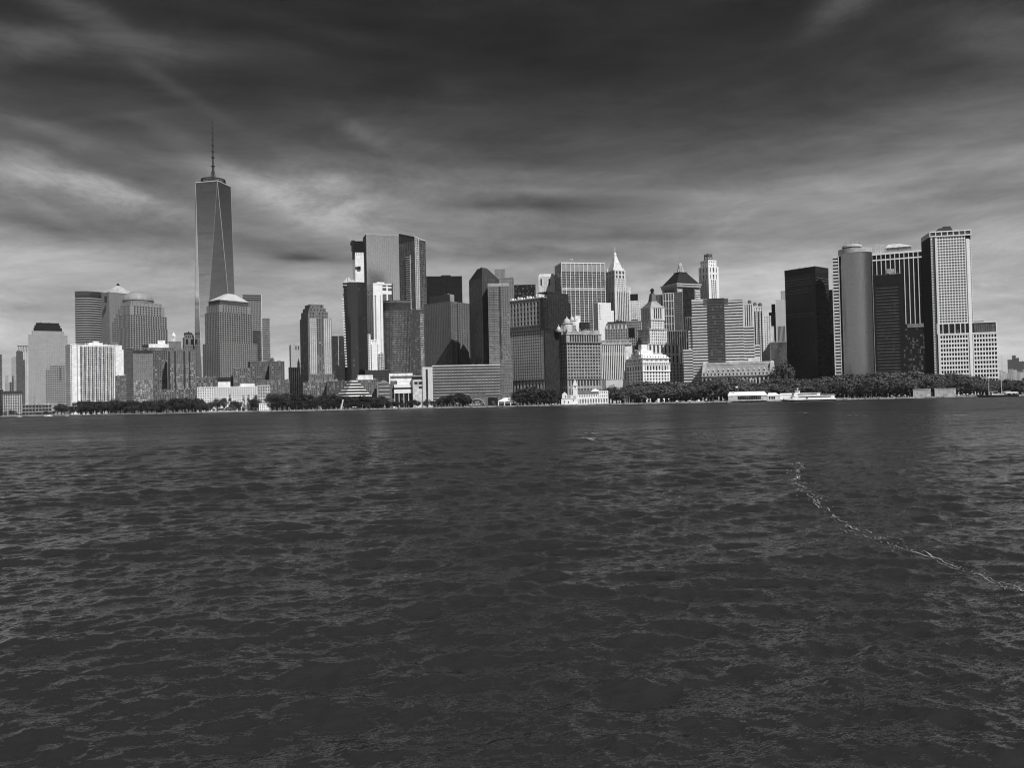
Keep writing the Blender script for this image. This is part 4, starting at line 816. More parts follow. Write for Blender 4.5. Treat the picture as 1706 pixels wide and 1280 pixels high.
# ---- white mansard building
b = Bld('office_building', 'bright white classical building with sloping dormered roof and arcade, above the park trees', 1040.5, 1071, 1115, 608, 1222, 34, cat='building')
W0, L0 = b.W, b.L; wm = W(.84, .05); zt = b.H; z1 = b.z(619); fh = 5.2*1222/F
b.block(0, W0, 0, L0, 0, z1, nf=9, nl=7, fh=fh, pf=.42, sf=.38, p=.4, corner=2, indiv=True)
b.block(0, W0, 0, L0, z1+.4, zt-.5, nf=9, nl=7, nz=1, pf=.4, sf=.25, p=.9, corner=2.4)
b.block(.3, W0-.3, .3, L0-.3, zt+.3, b.z(604.5), nf=14, nl=10, nz=1, pf=.45, sf=.3, p=.4, corner=1)
zz = b.z(604.5); b.block(.8, W0-.8, .8, L0-.8, zz+.4, b.z(597), nf=20, nl=14, nz=1, pf=.5, sf=.3, p=.5, corner=1)
for z in (z1, zt, zz, b.z(597)):
    m = MB(); m.box(-1.5, W0+1.5, -1.5, L0+1.5, z-.35, z+.45); b.part(m, 'cornice', wm)
zr = b.z(597)+.4; ze = b.z(591)
m = MB(); m.frus([(0, 0), (W0, 0), (W0, L0), (0, L0)], [(3.5, 3.5), (W0-3.5, 3.5), (W0-3.5, L0-3.5), (3.5, L0-3.5)], zr, ze); b.part(m, 'mansard_roof', wm)
for i in range(9):
    m = MB(); x = 2+(i+.5)*(W0-4)/9; m.box(x-.9, x+.9, .6, 2.5, zr+.6, zr+3); q = b.part(m, 'dormer', wm); m = MB(); m.box(x-.6, x+.6, .45, .6, zr+.9, zr+2.7); m.build('pane', GD, q)
for i in range(6):
    m = MB(); y = 2+(i+.5)*(L0-4)/6; m.box(.6, 2.5, y-.9, y+.9, zr+.6, zr+3); q = b.part(m, 'dormer', wm); m = MB(); m.box(.45, .6, y-.6, y+.6, zr+.9, zr+2.7); m.build('pane', GD, q)
xa = b.fx(1088)
m = MB(); m.box(b.fx(1072), b.fx(1092), 6, 16, ze, b.z(583)); m.box(b.fx(1074), b.fx(1084), 7, 15, b.z(583), b.z(573.5)); m.box(3, b.fx(1070), 8, 18, ze, b.z(586)); b.part(m, 'roof_house', wm); m = MB(); m.lathe(4, L0*.6, [(3, ze), (3, ze+3), (2, ze+4)], 12); b.part(m, 'water_tank', W(.5)); b.finish(wm, G(.02, .25, .25))
b = Bld('office_building', 'small building with a black ribbed dome behind the white mansard building roof', 1058, 1058, 1073, 584, 1245, 0, 14)
b.std(nf=4, nl=3, fh=4, pf=.4, sf=.4); m = MB(); r = b.W*.5; m.lathe(r, 7, [(r, b.H)]+[(r*math.cos(a*.25), b.H+1+r*1.7*math.sin(a*.25)) for a in range(1, 6)]+[(1.4, b.z(563))], 10); [m.bar((r+r*math.cos(a), 7+r*math.sin(a), b.H), (r+1.0*math.cos(a), 7+math.sin(a), b.z(564)), .5) for a in [i*.63 for i in range(10)]]; b.part(m, 'dome', W(.02)); b.finish(W(.4), GD)
# ---- stepped classical tower
b = Bld('skyscraper', 'cream stone tower stepping up to a small pyramid roof and dark round lantern', 1069, 1084, 1105.5, 512, 1310, 36, cat='skyscraper')
W0, L0 = b.W, b.L; st = W(.66, .1); gl = G(.03, .2, .2); z1 = b.z(533); z2 = b.z(549); z3 = b.z(574); z4 = b.z(607)
b.block(0, W0, 0, L0, z1, b.H, nf=6, nl=6, nz=1, pf=.42, sf=.16, p=.9, corner=3); b.block(0, W0, 0, L0, z2, z1, nf=8, nl=7, fh=4.0, pf=.55, sf=.45, p=.3, corner=1.2)
b.block(-4, W0+3, -1.5, L0+5, z3, z2, nf=9, nl=9, fh=4.4, pf=.55, sf=.42, p=.3, corner=1.4, indiv=True); b.block(-9, b.fx(1127), -3, L0+12, z4, z3, nf=8, nl=10, nz=2, pf=.55, sf=.2, p=.7, corner=2)
b.block(-9, b.fx(1132), -3.5, L0+12, 0, z4, nf=10, nl=10, fh=5, pf=.5, sf=.4, p=.4, corner=2)
for z, x0, x1, y0, y1 in ((b.H, 0, W0, 0, L0), (z1, 0, W0, 0, L0), (z2, -4, W0+3, -1.5, L0+5), (z3, -9, b.fx(1127), -3, L0+12), (z4, -9, b.fx(1132), -3.5, L0+12)):
    m = MB(); m.box(x0-1.4, x1+1.4, y0-1.4, y1+1.4, z-.6, z+.7); b.part(m, 'cornice', W(.5))
m = MB(); zb = b.H
for i, (t, e, z) in enumerate(((.04, 1, 0), (.13, 1, 2.6), (.22, 1, 5.0), (.28, 1, 7.2))): m.box(W0*t, W0*(1-t), L0*t, L0*(1-t), zb+z+.7, zb+z+3.2)
b.part(m, 'stepped_roof', W(.45)); m = MB(); m.frus([(W0*.3, L0*.3), (W0*.7, L0*.3), (W0*.7, L0*.7), (W0*.3, L0*.7)], [(W0*.38, L0*.38), (W0*.62, L0*.38), (W0*.62, L0*.62), (W0*.38, L0*.62)], zb+9.5, b.z(487.5)); b.part(m, 'pyramid_roof', W(.14))
m = MB(); m.lathe(W0/2, L0/2, [(2.8, b.z(487.8)), (1.9, b.z(484)), (2.9, b.z(483.6)), (3.2, b.z(481.5)), (2.2, b.z(479.5)), (.2, b.z(478))], 8); b.part(m, 'lantern', W(.02)); b.finish(st, gl)
# ---- dark tower with mansard and mast
b = Bld('skyscraper', 'dark banded tower with a black truncated pyramid roof, lattice crown and tall thin mast', 1103.5, 1128, 1165, 473, 1640, 36, cat='skyscraper')
W0, L0 = b.W, b.L; fh = 3.9*1640/F; gl = G(.02, .05, .05); zc = b.z(478)
b.block(0, W0, 0, L0, 0, zc, nf=5, nl=4, fh=fh, kind='rib', sf=.5, p=.4, corner=.5, cap=0)
m = MB()
for x0, x1 in ((-.6, W0*.2), (W0*.78, W0+.6)):
    for j in range(int(zc/fh)): m.box(x0, x1, -1.6, -.2, j*fh, j*fh+fh*.55)
b.part(m, 'corner_bands', W(.62)); m = MB(); m.box(W0*.24, W0*.74, -.9, .1, 0, zc-2); b.part(m, 'dark_bay', G(.012, 0, .1, 0, .3, 3, 4.5, .02)); m = MB(); m.box(-.9, .0, L0*.2, L0*.85, 0, zc-2); b.part(m, 'side_bay', GD)
m = MB(); m.box(-2, W0+2, -2, L0+2, zc, b.H-.8); b.part(m, 'frieze', W(.3)); m = MB(); m.box(-3.2, W0+3.2, -3.2, L0+3.2, b.H-.8, b.H+1); b.part(m, 'eaves', W(.55))
zt = b.z(451.5); a = .33; rf = [(W0*a, L0*a), (W0*(1-a), L0*a), (W0*(1-a), L0*(1-a)), (W0*a, L0*(1-a))]
m = MB(); m.frus([(-1, -1), (W0+1, -1), (W0+1, L0+1), (-1, L0+1)], rf, b.H+1, zt); m.box(W0*a-1, W0*(1-a)+1, L0*a-1, L0*(1-a)+1, zt, zt+1.2); b.part(m, 'mansard_roof', W(.025, .1, .6))
m = MB(); cx, cy = W0/2, L0/2
for q in range(2):
    r = 6.5-q*2.2; z0, z1 = zt+q*9, zt+q*9+9
    for i in range(8):
        t = i*math.pi/4+.2; t2 = t+math.pi/4; m.bar((cx+r*math.cos(t), cy+r*math.sin(t), z0), (cx+(r-1.8)*math.cos(t), cy+(r-1.8)*math.sin(t), z1), .5); m.bar((cx+r*math.cos(t), cy+r*math.sin(t), z0+1), (cx+(r-1.4)*math.cos(t2), cy+(r-1.4)*math.sin(t2), z1-1), .35)
    m.lathe(cx, cy, [(r+.4, z0+.6), (r+.4, z0+1.8)], 12)
m.lathe(cx, cy, [(2.4, zt+18), (.3, zt+21)], 8); b.part(m, 'lattice_crown', W(.55)); b.mast(cx, cy, zt+18, b.z(408, 1135)-zt-18, W(.3), .35); b.finish(W(.3), gl)
b = Bld(OFF, 'grey glass tower with white framed left bays in front of the dark mansard-roofed tower', 1104.5, 1104.5, 1136.5, 489, 1510, 0, 30, 'tower')
W0 = b.W; b.std(nf=12, nl=8, fh=3.6*1510/F, pf=.12, sf=.2, p=.15, cap=.6)
m = MB(); x1 = b.fx(1122)
for i in range(5): x = x1*i/4; m.box(x-.5, x+.5, -1.3, -.1, 0, b.H)
for j in range(int(b.H/13.5)): z = b.H-j*13.5; m.box(0, x1, -1.2, -.1, z-.8, z)
b.part(m, 'white_frame', W(.7)); b.block(b.fx(1092), 0, 3, 26, 0, b.z(491), nf=5, nl=5, kind='mul', pf=.35, p=.4, fh=4); b.finish(W(.16), G(.06, .15, .1, .4, .2))
b = Bld(OFF, 'dark office block with thin vertical ribs left of the wide banded building', 1113, 1113, 1143, 552, 1420, 0, 26, 'building')
b.std(nf=8, nl=5, fh=4, kind='mul', pf=.22, p=.5); b.block(b.W, b.fx(1153), 4, 20, 0, b.z(530), nf=3, nl=4, kind='mul', pf=.2, p=.2, fh=4); b.finish(W(.26), GD)
b = Bld('skyscraper', 'slim white tower with an open steel crown behind the wide banded building', 1164.5, 1180, 1196, 444, 1700, 42, cat='skyscraper')
W0, L0 = b.W, b.L; st = W(.82, .06); z1 = b.z(461); gl = G(.06, .3, .3)
b.block(0, W0, 0, L0, 0, z1-6, nf=5, nl=5, fh=4.2, pf=.4, sf=.22, p=.7, corner=4, cap=0); b.block(0, W0, 0, L0, z1-6, b.H, nf=3, nl=3, nz=2, pf=.55, sf=.3, p=.7, corner=4)
z2 = b.z(433); b.block(2.5, W0-2.5, 2.5, L0-2.5, b.H, z2, nf=4, nl=4, nz=2, pf=.6, sf=.5, p=.5, corner=2.5)
m = MB(); zt = b.z(421.5); lo, hi = W0*.3, W0*.7
for x in (lo, W0/2, hi):
    for y in (L0*.3, L0*.7): m.bar((x, y, z2), (x, y, zt), .6)
for z in (z2+4, z2+9, zt-.5): m.bar((lo-1, L0*.3, z), (hi+1, L0*.3, z), .5); m.bar((lo-1, L0*.3, z), (lo-1, L0*.7, z), .5)
m.box(lo, hi, L0*.3, L0*.7, zt-4, zt-1.5); b.part(m, 'steel_crown', W(.1)); m = MB(); m.box(lo+1, hi-1, L0*.35, L0*.65, z2, z2+8); b.part(m, 'penthouse', st); b.mast(W0/2, L0/2, zt, 7, W(.3), .3); b.finish(st, gl)
# ---- wide banded building
b = Bld('office_building', 'wide office building of pale and dark horizontal bands with a dark glass centre bay', 1152.5, 1152.5, 1237, 499.5, 1262, 0, 34)
W0 = b.W; fh = 4.72*1262/F; gl = G(.02, .1, .12); c0, c1 = b.fx(1178.5), b.fx(1206)
def bands(x0, x1, y0, y1, zt, base=0.0, top=0):
    b.glz.box(x0, x1, y0, y1, 0, zt-.1)
    n_ = int(zt/fh)
    for j in range(n_+1):
        z = zt-fh*j; m = MB(); m.box(x0-.45, x1+.45, y0-.45, y1+.2, max(0, z-fh*(.52 if j else .52+top)), z+.0); 
        if z > 2: b.part(m, 'pale_band', W(.6, .07))
bands(0, c0, 0, b.L, b.H, top=.25); bands(c1, W0, 0, b.L, b.H, top=.25)
b.block(c0+.02, c1-.02, -1.2, 20, 0, b.H, nf=8, nl=2, fh=fh, pf=.08, sf=.25, p=.25, corner=.2, cap=.5, faces='')
m = MB(); m.box(b.fx(1172), c0-.1, -1.0, 1, b.H-9, b.H-.4); m.box(c1+.1, b.fx(1213), -1.0, 1, b.H-9, b.H-.4); b.part(m, 'glass_shoulder', G(.1, .1, .1))
bands(W0+.5, b.fx(1255), 4, b.L-2, b.z(547)); bands(b.fx(1250), b.fx(1264), 9, b.L-4, b.z(578)) ; bands(b.fx(1146), -.5, 3, b.L-2, b.z(551)); bands(b.fx(1136.5), -1.0, -3, b.L-4, b.z(582.5))
m = MB(); m.box(b.fx(1208), b.fx(1250), -2, 4, 0, b.z(605)); 
b.finish(W(.1), gl)
# ---- white residential cluster
b = Bld(APT, 'cluster of slim white apartment wings with rooftop water tanks, right of the wide banded building', 1239, 1239, 1254, 507.5, 1500, 0, 24, 'tower')
wm = W(.74, .1); b.std(nf=4, nl=4, fh=3.7, kind='mul', pf=.5, p=.5, corner=1.5); b.block(b.W, b.fx(1271), 2, 26, 0, b.z(513, 1262), nf=4, nl=4, fh=4, pf=.62, sf=.4, p=.4, corner=1.6); b.block(b.fx(1271)+.2, b.fx(1283.5), 4, 26, 0, b.z(528, 1277), nf=3, nl=4, fh=4, pf=.6, sf=.45, p=.4); b.block(b.fx(1283.5)+.2, b.fx(1288), 6, 26, 0, b.z(545, 1285), nf=2, nl=4, fh=4, pf=.6, sf=.45, p=.4)
m = MB()
for c in (1257.5, 1263, 1268): x = b.fx(c); m.box(x-.8, x+.8, 1.2, 2.1, 0, b.z(520))
b.part(m, 'window_strip', GD)
for c, y, r in ((1249, 507, 3.2), (1257.5, 511, 3.4), (1266.5, 512, 3.6)): b.tank(b.fx(c), 8, b.z(y, c), r, W(.14), 4.2)
b.pent(b.fx(1241), b.fx(1246), 3, 9, b.H, 3, W(.5)); b.finish(wm, G(.03, .2, .2))
b = Bld(OFF, 'narrow black slab directly left of the blank pale tower face', 1281, 1281, 1292, 521, 1560, 0, 24, 'tower')
b.std(nf=3, nl=4, fh=4, pf=.2, sf=.3, p=.1, cap=.5); m = MB(); m.box(b.fx(1285.5), b.fx(1292)-.1, 2, 20, b.H, b.z(507)); b.part(m, 'upper_block', W(.03)); b.finish(W(.03), GD)
b = Bld(OFF, 'blank pale tower face over ribbed grey lower floors, touching the black glass tower', 1292, 1292, 1309, 500, 1540, 0, 24, 'tower')
b.wall.box(0, b.W, 0, 24, b.z(544), b.H); b.block(.1, b.W-.1, .1, 23, 0, b.z(544), nf=8, nl=5, kind='mul', pf=.35, p=.4, fh=4, cap=0, corner=1.6); m = MB(); m.box(b.fx(1301), b.fx(1309), 5, 14, b.H, b.z(485)); b.part(m, 'penthouse', W(.35)); b.clutter(1, b.W-1, 1, 9, b.H, W(.5), 3, 2); b.finish(W(.55, .04), G(.04, .1, .1))
mk('office_building', 'low dark ribbed block at the foot of the blank pale tower', 1283, 1283, 1312, 571, 1480, 0, W(.3), GD, fp=4, nf=16, nl=4, kind='mul', pf=.3, clut=2)
# ---- custom-house-like
b = Bld('office_building', 'low ornate stone building with a dormered mansard roof and arched dormer pavilions behind the trees', 1170, 1170, 1261, 622, 1232, 0, 36)
x2 = b.fx(1293); st = W(.5, .12)
b.block(0, x2, 0, b.L, 0, b.z(628), nf=18, nl=6, nz=2, pf=.4, sf=.3, p=.5, corner=1.2, cap=0); b.block(-.3, x2+.3, -.3, b.L, b.z(628), b.H, nf=20, nl=6, nz=1, pf=.6, sf=.5, p=.4, corner=1.5)
m = MB(); m.box(-1.8, x2+1.8, -2, b.L+1, b.z(628)-.6, b.z(628)+.5); b.part(m, 'cornice', W(.2)); m = MB(); zr = b.H+.7; ze = b.z(609)
m.frus([(0, 0), (x2, 0), (x2, b.L), (0, b.L)], [(3, 4), (x2-3, 4), (x2-3, b.L-4), (3, b.L-4)], zr, ze); b.part(m, 'mansard_roof', W(.3))
for i in range(13):
    m = MB(); x = 5+(i+.5)*(x2-10)/13; m.box(x-1.2, x+1.2, -.4, 3, zr, zr+3.4); m.lathe(x, 1, [(1.4, zr+3.4), (.2, zr+5)], 6); q = b.part(m, 'dormer', W(.6)); m = MB(); m.box(x-.7, x+.7, -.55, -.4, zr+.6, zr+3); m.build('pane', dark, q)
for xx in (3.5, x2-5):
    m = MB(); m.frus([(xx-4, -1.2), (xx+4, -1.2), (xx+4, 6), (xx-4, 6)], [(xx-2.4, -.5), (xx+2.4, -.5), (xx+2.4, 5), (xx-2.4, 5)], b.H, ze+1.5); m.frus([(xx-2.6, -.6), (xx+2.6, -.6), (xx+2.6, 5), (xx-2.6, 5)], [(xx-.2, 2), (xx+.2, 2), (xx+.2, 3), (xx-.2, 3)], ze+1.5, ze+4.5); b.part(m, 'corner_pavilion', W(.55))
m = MB(); m.box(2, x2-2, 3.5, b.L-4, ze, b.z(605)); b.part(m, 'upper_roof', W(.45)); b.pent(b.fx(1247), b.fx(1267), 4, 14, b.z(605), 5, white); b.clutter(b.fx(1195), b.fx(1245), 4, 12, b.z(605), W(.6), 6, 2.2)
m = MB(); [m.lathe(b.fx(c), -2.2, [(.9, 0), (.8, b.z(633))], 8) for c in range(1234, 1262, 5)]; b.part(m, 'columns', W(.7)); b.finish(st, GD)
# ---- right cluster
b = Bld('skyscraper', 'bulky black glass tower with a slanting black side, left of the round mirrored tower', 1307, 1358, 1379.5, 443.5, 1260, 60, cat='skyscraper')
W0, L0 = b.W, b.L; fh = 4.0*1260/F
b.block(0, W0, 0, L0, 0, b.H-9, nf=10, nl=30, fh=fh, pf=.22, sf=.3, p=.12, corner=.3, cap=0)
m = MB(); m.box(-.3, W0+.3, -.3, L0+.3, b.H-9, b.H); b.part(m, 'crown', W(.02)); m = MB()
for j in (2, 3, 4, 6, 7, 15, 16): z = b.H-9-j*4; m.box(-.5, .1, 2+R.uniform(0, 10), L0-1, z, z+.7); m.box(1, W0-.5, -.5, .1, z, z+.6) if j < 8 else None
b.part(m, 'louvre_lines', W(.1)); m = MB(); [m.bar((4, L0*t, b.H), (4, L0*t, b.H+3), .15) for t in (.35, .5, .55)]; b.part(m, 'antenna', W(.2)); b.finish(W(.022, .1, .5), G(.012, .06, .045, 0, .15))
mk(OFF, 'narrow jet black block tucked between the bulky black tower and the round tower', 1379.5, 1379.5, 1388, 484, 1330, 0, W(.008), G(.005, 0, .1), fp=4, nf=3, nl=3, pf=.2, sf=.2, p=.05, clut=0)
b = Bld('skyscraper', 'round-fronted mirrored tower with a pale rim, striped left flank and disc crown', 1397, 1397, 1452, 424.5, 1220, 0, 34, 'skyscraper')
W0 = b.W; r = W0*.56; cx = W0/2; a0 = math.asin(min(1, (W0/2)/r)); arc = [(cx+r*math.sin(t), 0+r*math.cos(a0)-r*math.cos(t)+0) for t in [-a0+2*a0*i/28 for i in range(29)]]
fr = arc+[(W0, 26), (0, 26)]; oth = lambda e: [(cx+(x-cx)*(1+e/r), y-e) for x, y in arc]+[(W0, 26), (0, 26)]
m = MB(); m.prism(fr, 0, b.H); b.part(m, 'mirror_glass_front', G(.36, 0, .1, 1.0, .34, 2.6, 3.62, -.03))
m = MB(); m.prism(oth(.6), b.H, b.H+6.2); b.part(m, 'rim', W(.45)); m = MB(); m.box(W0, W0+.7, -2, 20, 0, b.H); b.part(m, 'corner_fin', W(.3))
xl = b.fx(1386, 428); zt = b.z(428, 1390); fh = 5.42*1220/F
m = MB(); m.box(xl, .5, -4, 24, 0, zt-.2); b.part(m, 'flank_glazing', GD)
for j in range(int(zt/fh)):
    m = MB(); z = zt-j*fh; m.box(xl-.3, 0, -4.8, 24.3, z-fh*.52, z); b.part(m, 'flank_band', W(.62, .05))
m = MB(); m.box(xl-.5, xl+.9, -5.0, 24, 0, zt-.3); m.box(-.9, .2, -5.1, 6, 0, zt+.2); b.part(m, 'flank_frame', W(.6))
m = MB(); ccx = b.fx(1420); zc = b.H+6.2; m.lathe(ccx, 12, [(13.5, zc), (13, zc+2.5)], 24); m.lathe(ccx, 12, [(11.5, zc+2.5), (11.5, zc+4.2)], 24); m.lathe(ccx, 12, [(14, zc+4.2), (13.6, zc+6.5), (12, zc+7.6)], 24); b.part(m, 'disc_crown', W(.5, .1, .5)); m = MB(); m.lathe(ccx, 12, [(12.4, zc+2.4), (12.4, zc+4.3)], 16); b.part(m, 'crown_glazing', W(.05))
m = MB(); [m.bar((ccx-11+i*3, 6, zc+7), (ccx-11+i*3, 6, zc+8.5+2.5*(i % 2)), .4) for i in range(8)]; b.part(m, 'roof_equipment', W(.2)); b.mast(ccx-2, 10, zc+7, b.z(399.5, 1417)-zc-7, W(.15), .35); b.finish(None, None)
b = Bld(OFF, 'black tower with bright white vertical ribs and white top frame, right of round tower', 1452.5, 1452.5, 1537, 424.5, 1370, 0, 34, 'tower')
W0 = b.W; b.glz.box(0, W0, 0, b.L, 0, b.H); rib = W(.85, .03); zt, zm, zb = b.z(422.5), b.z(434.5), b.z(543)
m = MB(); m.box(-1, W0+1, -1.6, b.L, b.H-1.5, b.H+1.5); b.part(m, 'top_band', rib); m = MB(); m.box(-1, W0+1, -1.5, 1, zm-1.0, zm+1.0); b.part(m, 'lower_band', rib)
for i in range(12):
    m = MB(); x = W0*i/11; m.box(x-.55, x+.55, -1.5, .1, (zb if i > 6 else b.z(459)), b.H-1.5); b.part(m, 'rib', rib)
m = MB(); m.box(b.fx(1508), b.fx(1538), -1.6, .1, b.z(549), zb); b.part(m, 'ledge', W(.25)); m = MB(); m.box(b.fx(1476), b.fx(1489), -2.2, -.2, b.z(458), b.z(450.5)); b.part(m, 'hoarding', W(.45))
m = MB(); m.box(b.fx(1478), b.fx(1519), 6, 24, b.H+1.4, b.z(414.5)); b.part(m, 'penthouse', W(.25)); m = MB(); m.frus([(b.fx(1476), 4), (b.fx(1521), 4), (b.fx(1521), 26), (b.fx(1476), 26)], [(b.fx(1480), 5), (b.fx(1500), 5), (b.fx(1500), 25), (b.fx(1480), 25)], b.z(414.5), b.z(409)); b.part(m, 'penthouse_roof', W(.8))
m = MB(); zz = b.H+1.4
for i in range(5): x = b.fx(1459)+i*3.6; m.bar((x, 8, zz), (x, 8, b.z(408)), .3); m.bar((x, 8, zz+ (i % 2)*6), (x+3.6, 8, zz+6), .3)
m.bar((b.fx(1459), 8, b.z(408)), (b.fx(1480), 8, b.z(409)), .5); b.part(m, 'roof_frame', W(.6)); b.finish(None, G(.01, .04, .04))
b = mk(OFF, 'black office block with faint grey floor lines in front of the white-ribbed tower', 1453.5, 1453.5, 1501, 460, 1250, 0, W(.045), G(.01, .05, .04), fp=5.35, nf=12, nl=6, kind='rib', sf=.18, p=.3, fin=False, clut=6)
m = MB(); m.box(-.6, b.fx(1458), -.8, .2, 0, b.H-10); m.box(b.fx(1497), b.W+.6, -.8, .2, 0, b.H-4); m.box(-.5, b.W+.5, -.75, .2, b.H-14, b.H+.3); b.part(m, 'black_frame', W(.018)); b.finish(W(.10), G(.01, .05, .04))
mk(OFF, 'plain black block below the white ribs, left of the white grid tower', 1501, 1501, 1549, 548, 1330, 0, W(.02), G(.01), fp=5, nf=8, nl=4, pf=.2, sf=.2, p=.1, clut=0)
# ---- white grid tower
b = Bld('skyscraper', 'tallest tower on the right, white grid front, blank shaded side, lower grid wing', 1534.5, 1549, 1616.5, 386.5, 1200, 15, cat='skyscraper')
W0, L0 = b.W, b.L; st = W(.82, .05); gl = G(.008, .02, .1); xa, xb = b.fx(1560), b.fx(1606.5); xc, xd = b.fx(1608.5), b.fx(1613.5); z1 = b.z(541, 1590); z2 = b.z(557, 1590); zT = b.z(392.5, 1590)-2
m = MB(); m.box(-.3, W0, .2, L0, 0, b.H-3); b.part(m, 'side_wall', W(.018, .1))  # the left face's shade put into a near-black wall colour
def gridw(x0, x1, zlo, zhi, nf, nz):
    b.glz.box(x0, x1, -.6, .3, zlo, zhi); wx = (x1-x0)/nf; hz = (zhi-zlo)/nz
    for i in range(nf+1): x = x0+i*wx; b.wall.box(x-wx*.15, x+wx*.15, -1.25, -.5, zlo, zhi)
    for j in range(nz+1): z = zlo+j*hz; b.wall.box(x0, x1, -1.4, -.5, max(zlo, z-hz*.18), min(zhi, z+hz*.18))
    for j in range(nz-1, -1, -1):
        for i in range(nf): b.op.append(('f', x0+(i+.5)*wx, -.72, zlo+(j+.5)*hz, wx*.69, hz*.63))
gridw(xa, xb, z1+2, zT, 10, 31); gridw(xd+.6, W0-.3, z1+2, b.z(402, 1615), 1, 28); gridw(xa, xb, 0, z2-1, 10, 14); xe = b.fx(1661.5, 557)
x3 = b.fx(1654)
m = MB(); m.box(xd, xe, .5, L0*.9, 0, z2); b.part(m, 'wing', W(.1)); gridw(xd+1.5, xe-1, 0, z2-1, 8, 14)
for a, c, g in ((.3, b.fx(1552), .75), (b.fx(1556.5), xa-.2, .7), (xc, xd, .85)):
    m = MB(); m.box(a, c, -2.0, .2, 0, b.z(397, 1560) if g < .85 else b.z(400, 1610)); b.part(m, 'pier', W(g, .04))
m = MB(); m.box(b.fx(1552), b.fx(1556.5), -.8, .2, 0, b.H-6); b.part(m, 'shadow_slot', W(.06)); m = MB()  # shadow between the piers put into the strip's dark colour
for j in range(60): z = 2+j*(b.H-12)/60; m.box(b.fx(1549.8), b.fx(1552), -2.2, -2.0, z, z+1.4)
b.part(m, 'slit_windows', dark)
m = MB(); zt = b.H; zb_ = b.z(392.5, 1552)
m.box(-1, W0+.6, -2.6, 1, zt-1.4, zt); m.box(-1, W0+.6, -2.6, 1, zb_-2.6, zb_-1.2)
for i in range(8): x = -.6+i*(W0+.6)/7; m.box(x-.5, x+.5, -2.6, .5, zb_-1.6, zt-.5)
b.part(m, 'crown_frame', st); m = MB(); m.box(-.6, W0+.4, -1.8, L0, zb_-2, zt-.6); b.part(m, 'crown_glazing', G(.04, .2, .1))
m = MB(); m.box(xa-1, W0+.4, -1.6, 0, z1+.8, z1+2); m.box(xa-1, xe, -1.8, 0, z2-1, z2+.8)
for c in (1561, 1570.5, 1580.5, 1590.5, 1600, 1607.5): x = b.fx(c, 550); m.box(x-.5, x+.5, -1.7, 0, z2, z1+1.5)
m.box(x3-.6, x3+.5, -1.7, 8, z2, z1+1.8); m.box(W0, x3, -1.7, 8, z1+.8, z1+2); b.part(m, 'sky_lobby_frame', st)
m = MB(); m.box(xa, W0+.2, -.7, .3, z2, z1+1); b.part(m, 'sky_lobby_glass', GD); m = MB(); m.box(W0+.1, x3, -.5, 12, z2, z1+1); [m.box(W0+1+i*2.8, W0+1.6+i*2.8, -1, -.4, z2, z1+1) for i in range(9)]; b.part(m, 'ribbed_block', W(.12))
m = MB(); m.box(b.fx(1622, 540), b.fx(1640, 540), 2, 10, z1+2, z1+3.4); b.part(m, 'roof_canopy', dark)
m = MB(); m.frus([(b.fx(1562), 5), (b.fx(1590), 5), (b.fx(1590), 20), (b.fx(1562), 20)], [(b.fx(1568), 8), (b.fx(1588), 8), (b.fx(1588), 18), (b.fx(1568), 18)], zt, zt+6); m.box(b.fx(1575), b.fx(1587), 8, 16, zt+5.8, zt+8); b.part(m, 'penthouse', W(.04)); b.finish(st, gl)
# ---- far shore right
far = G(.1, .2, .2)
for a, c, y, D, lb in [(1678.5, 1686, 600, 3300, 'left block of the hazy stepped tower group at the right edge'), (1686, 1692, 593, 3320, 'tallest middle block of the hazy stepped tower group at the right edge'),
                       (1692, 1697.5, 597, 3340, 'hazy block just right of the tallest middle block at the right edge'), (1697.5, 1712, 603, 3350, 'lower hazy block cut by the right edge')]:
    mk('distant_tower', lb, a, a, c, y, D, 0, W(.13), far, fp=3, nf=4, nl=3, pf=.5, sf=.4, p=.3, group='hazy towers across the river', clut=2, cat='tower')
xx = 1665
for i in range(9):
    wd = R.uniform(4.5, 8); yy = R.uniform(613, 625)
    mk('distant_building', 'small pale building on the far shore, %s of nine from left' % ['first', 'second', 'third', 'fourth', 'fifth', 'sixth', 'seventh', 'eighth', 'last'][i], xx, xx, min(xx+wd, 1712), yy, 2900+i*30, 0, W(R.choice([.5, .7, .3])), far, fp=3, nf=4, nl=3, pf=.6, sf=.5, group='low buildings on the far shore', clut=1)
    xx += wd*.85
X, Z = pt(1669, 592, 2800); m = MB(); m.bar((X, 2800, GZ), (X, 2800, GZ+30), 1.2, .8); m.bar((X, 2800, GZ+30), (X, 2800, Z), .8, .3); tag(m.build('radio_mast', W(.5)), 'thin pale mast standing on the far shore right of the white grid wing', 'mast')
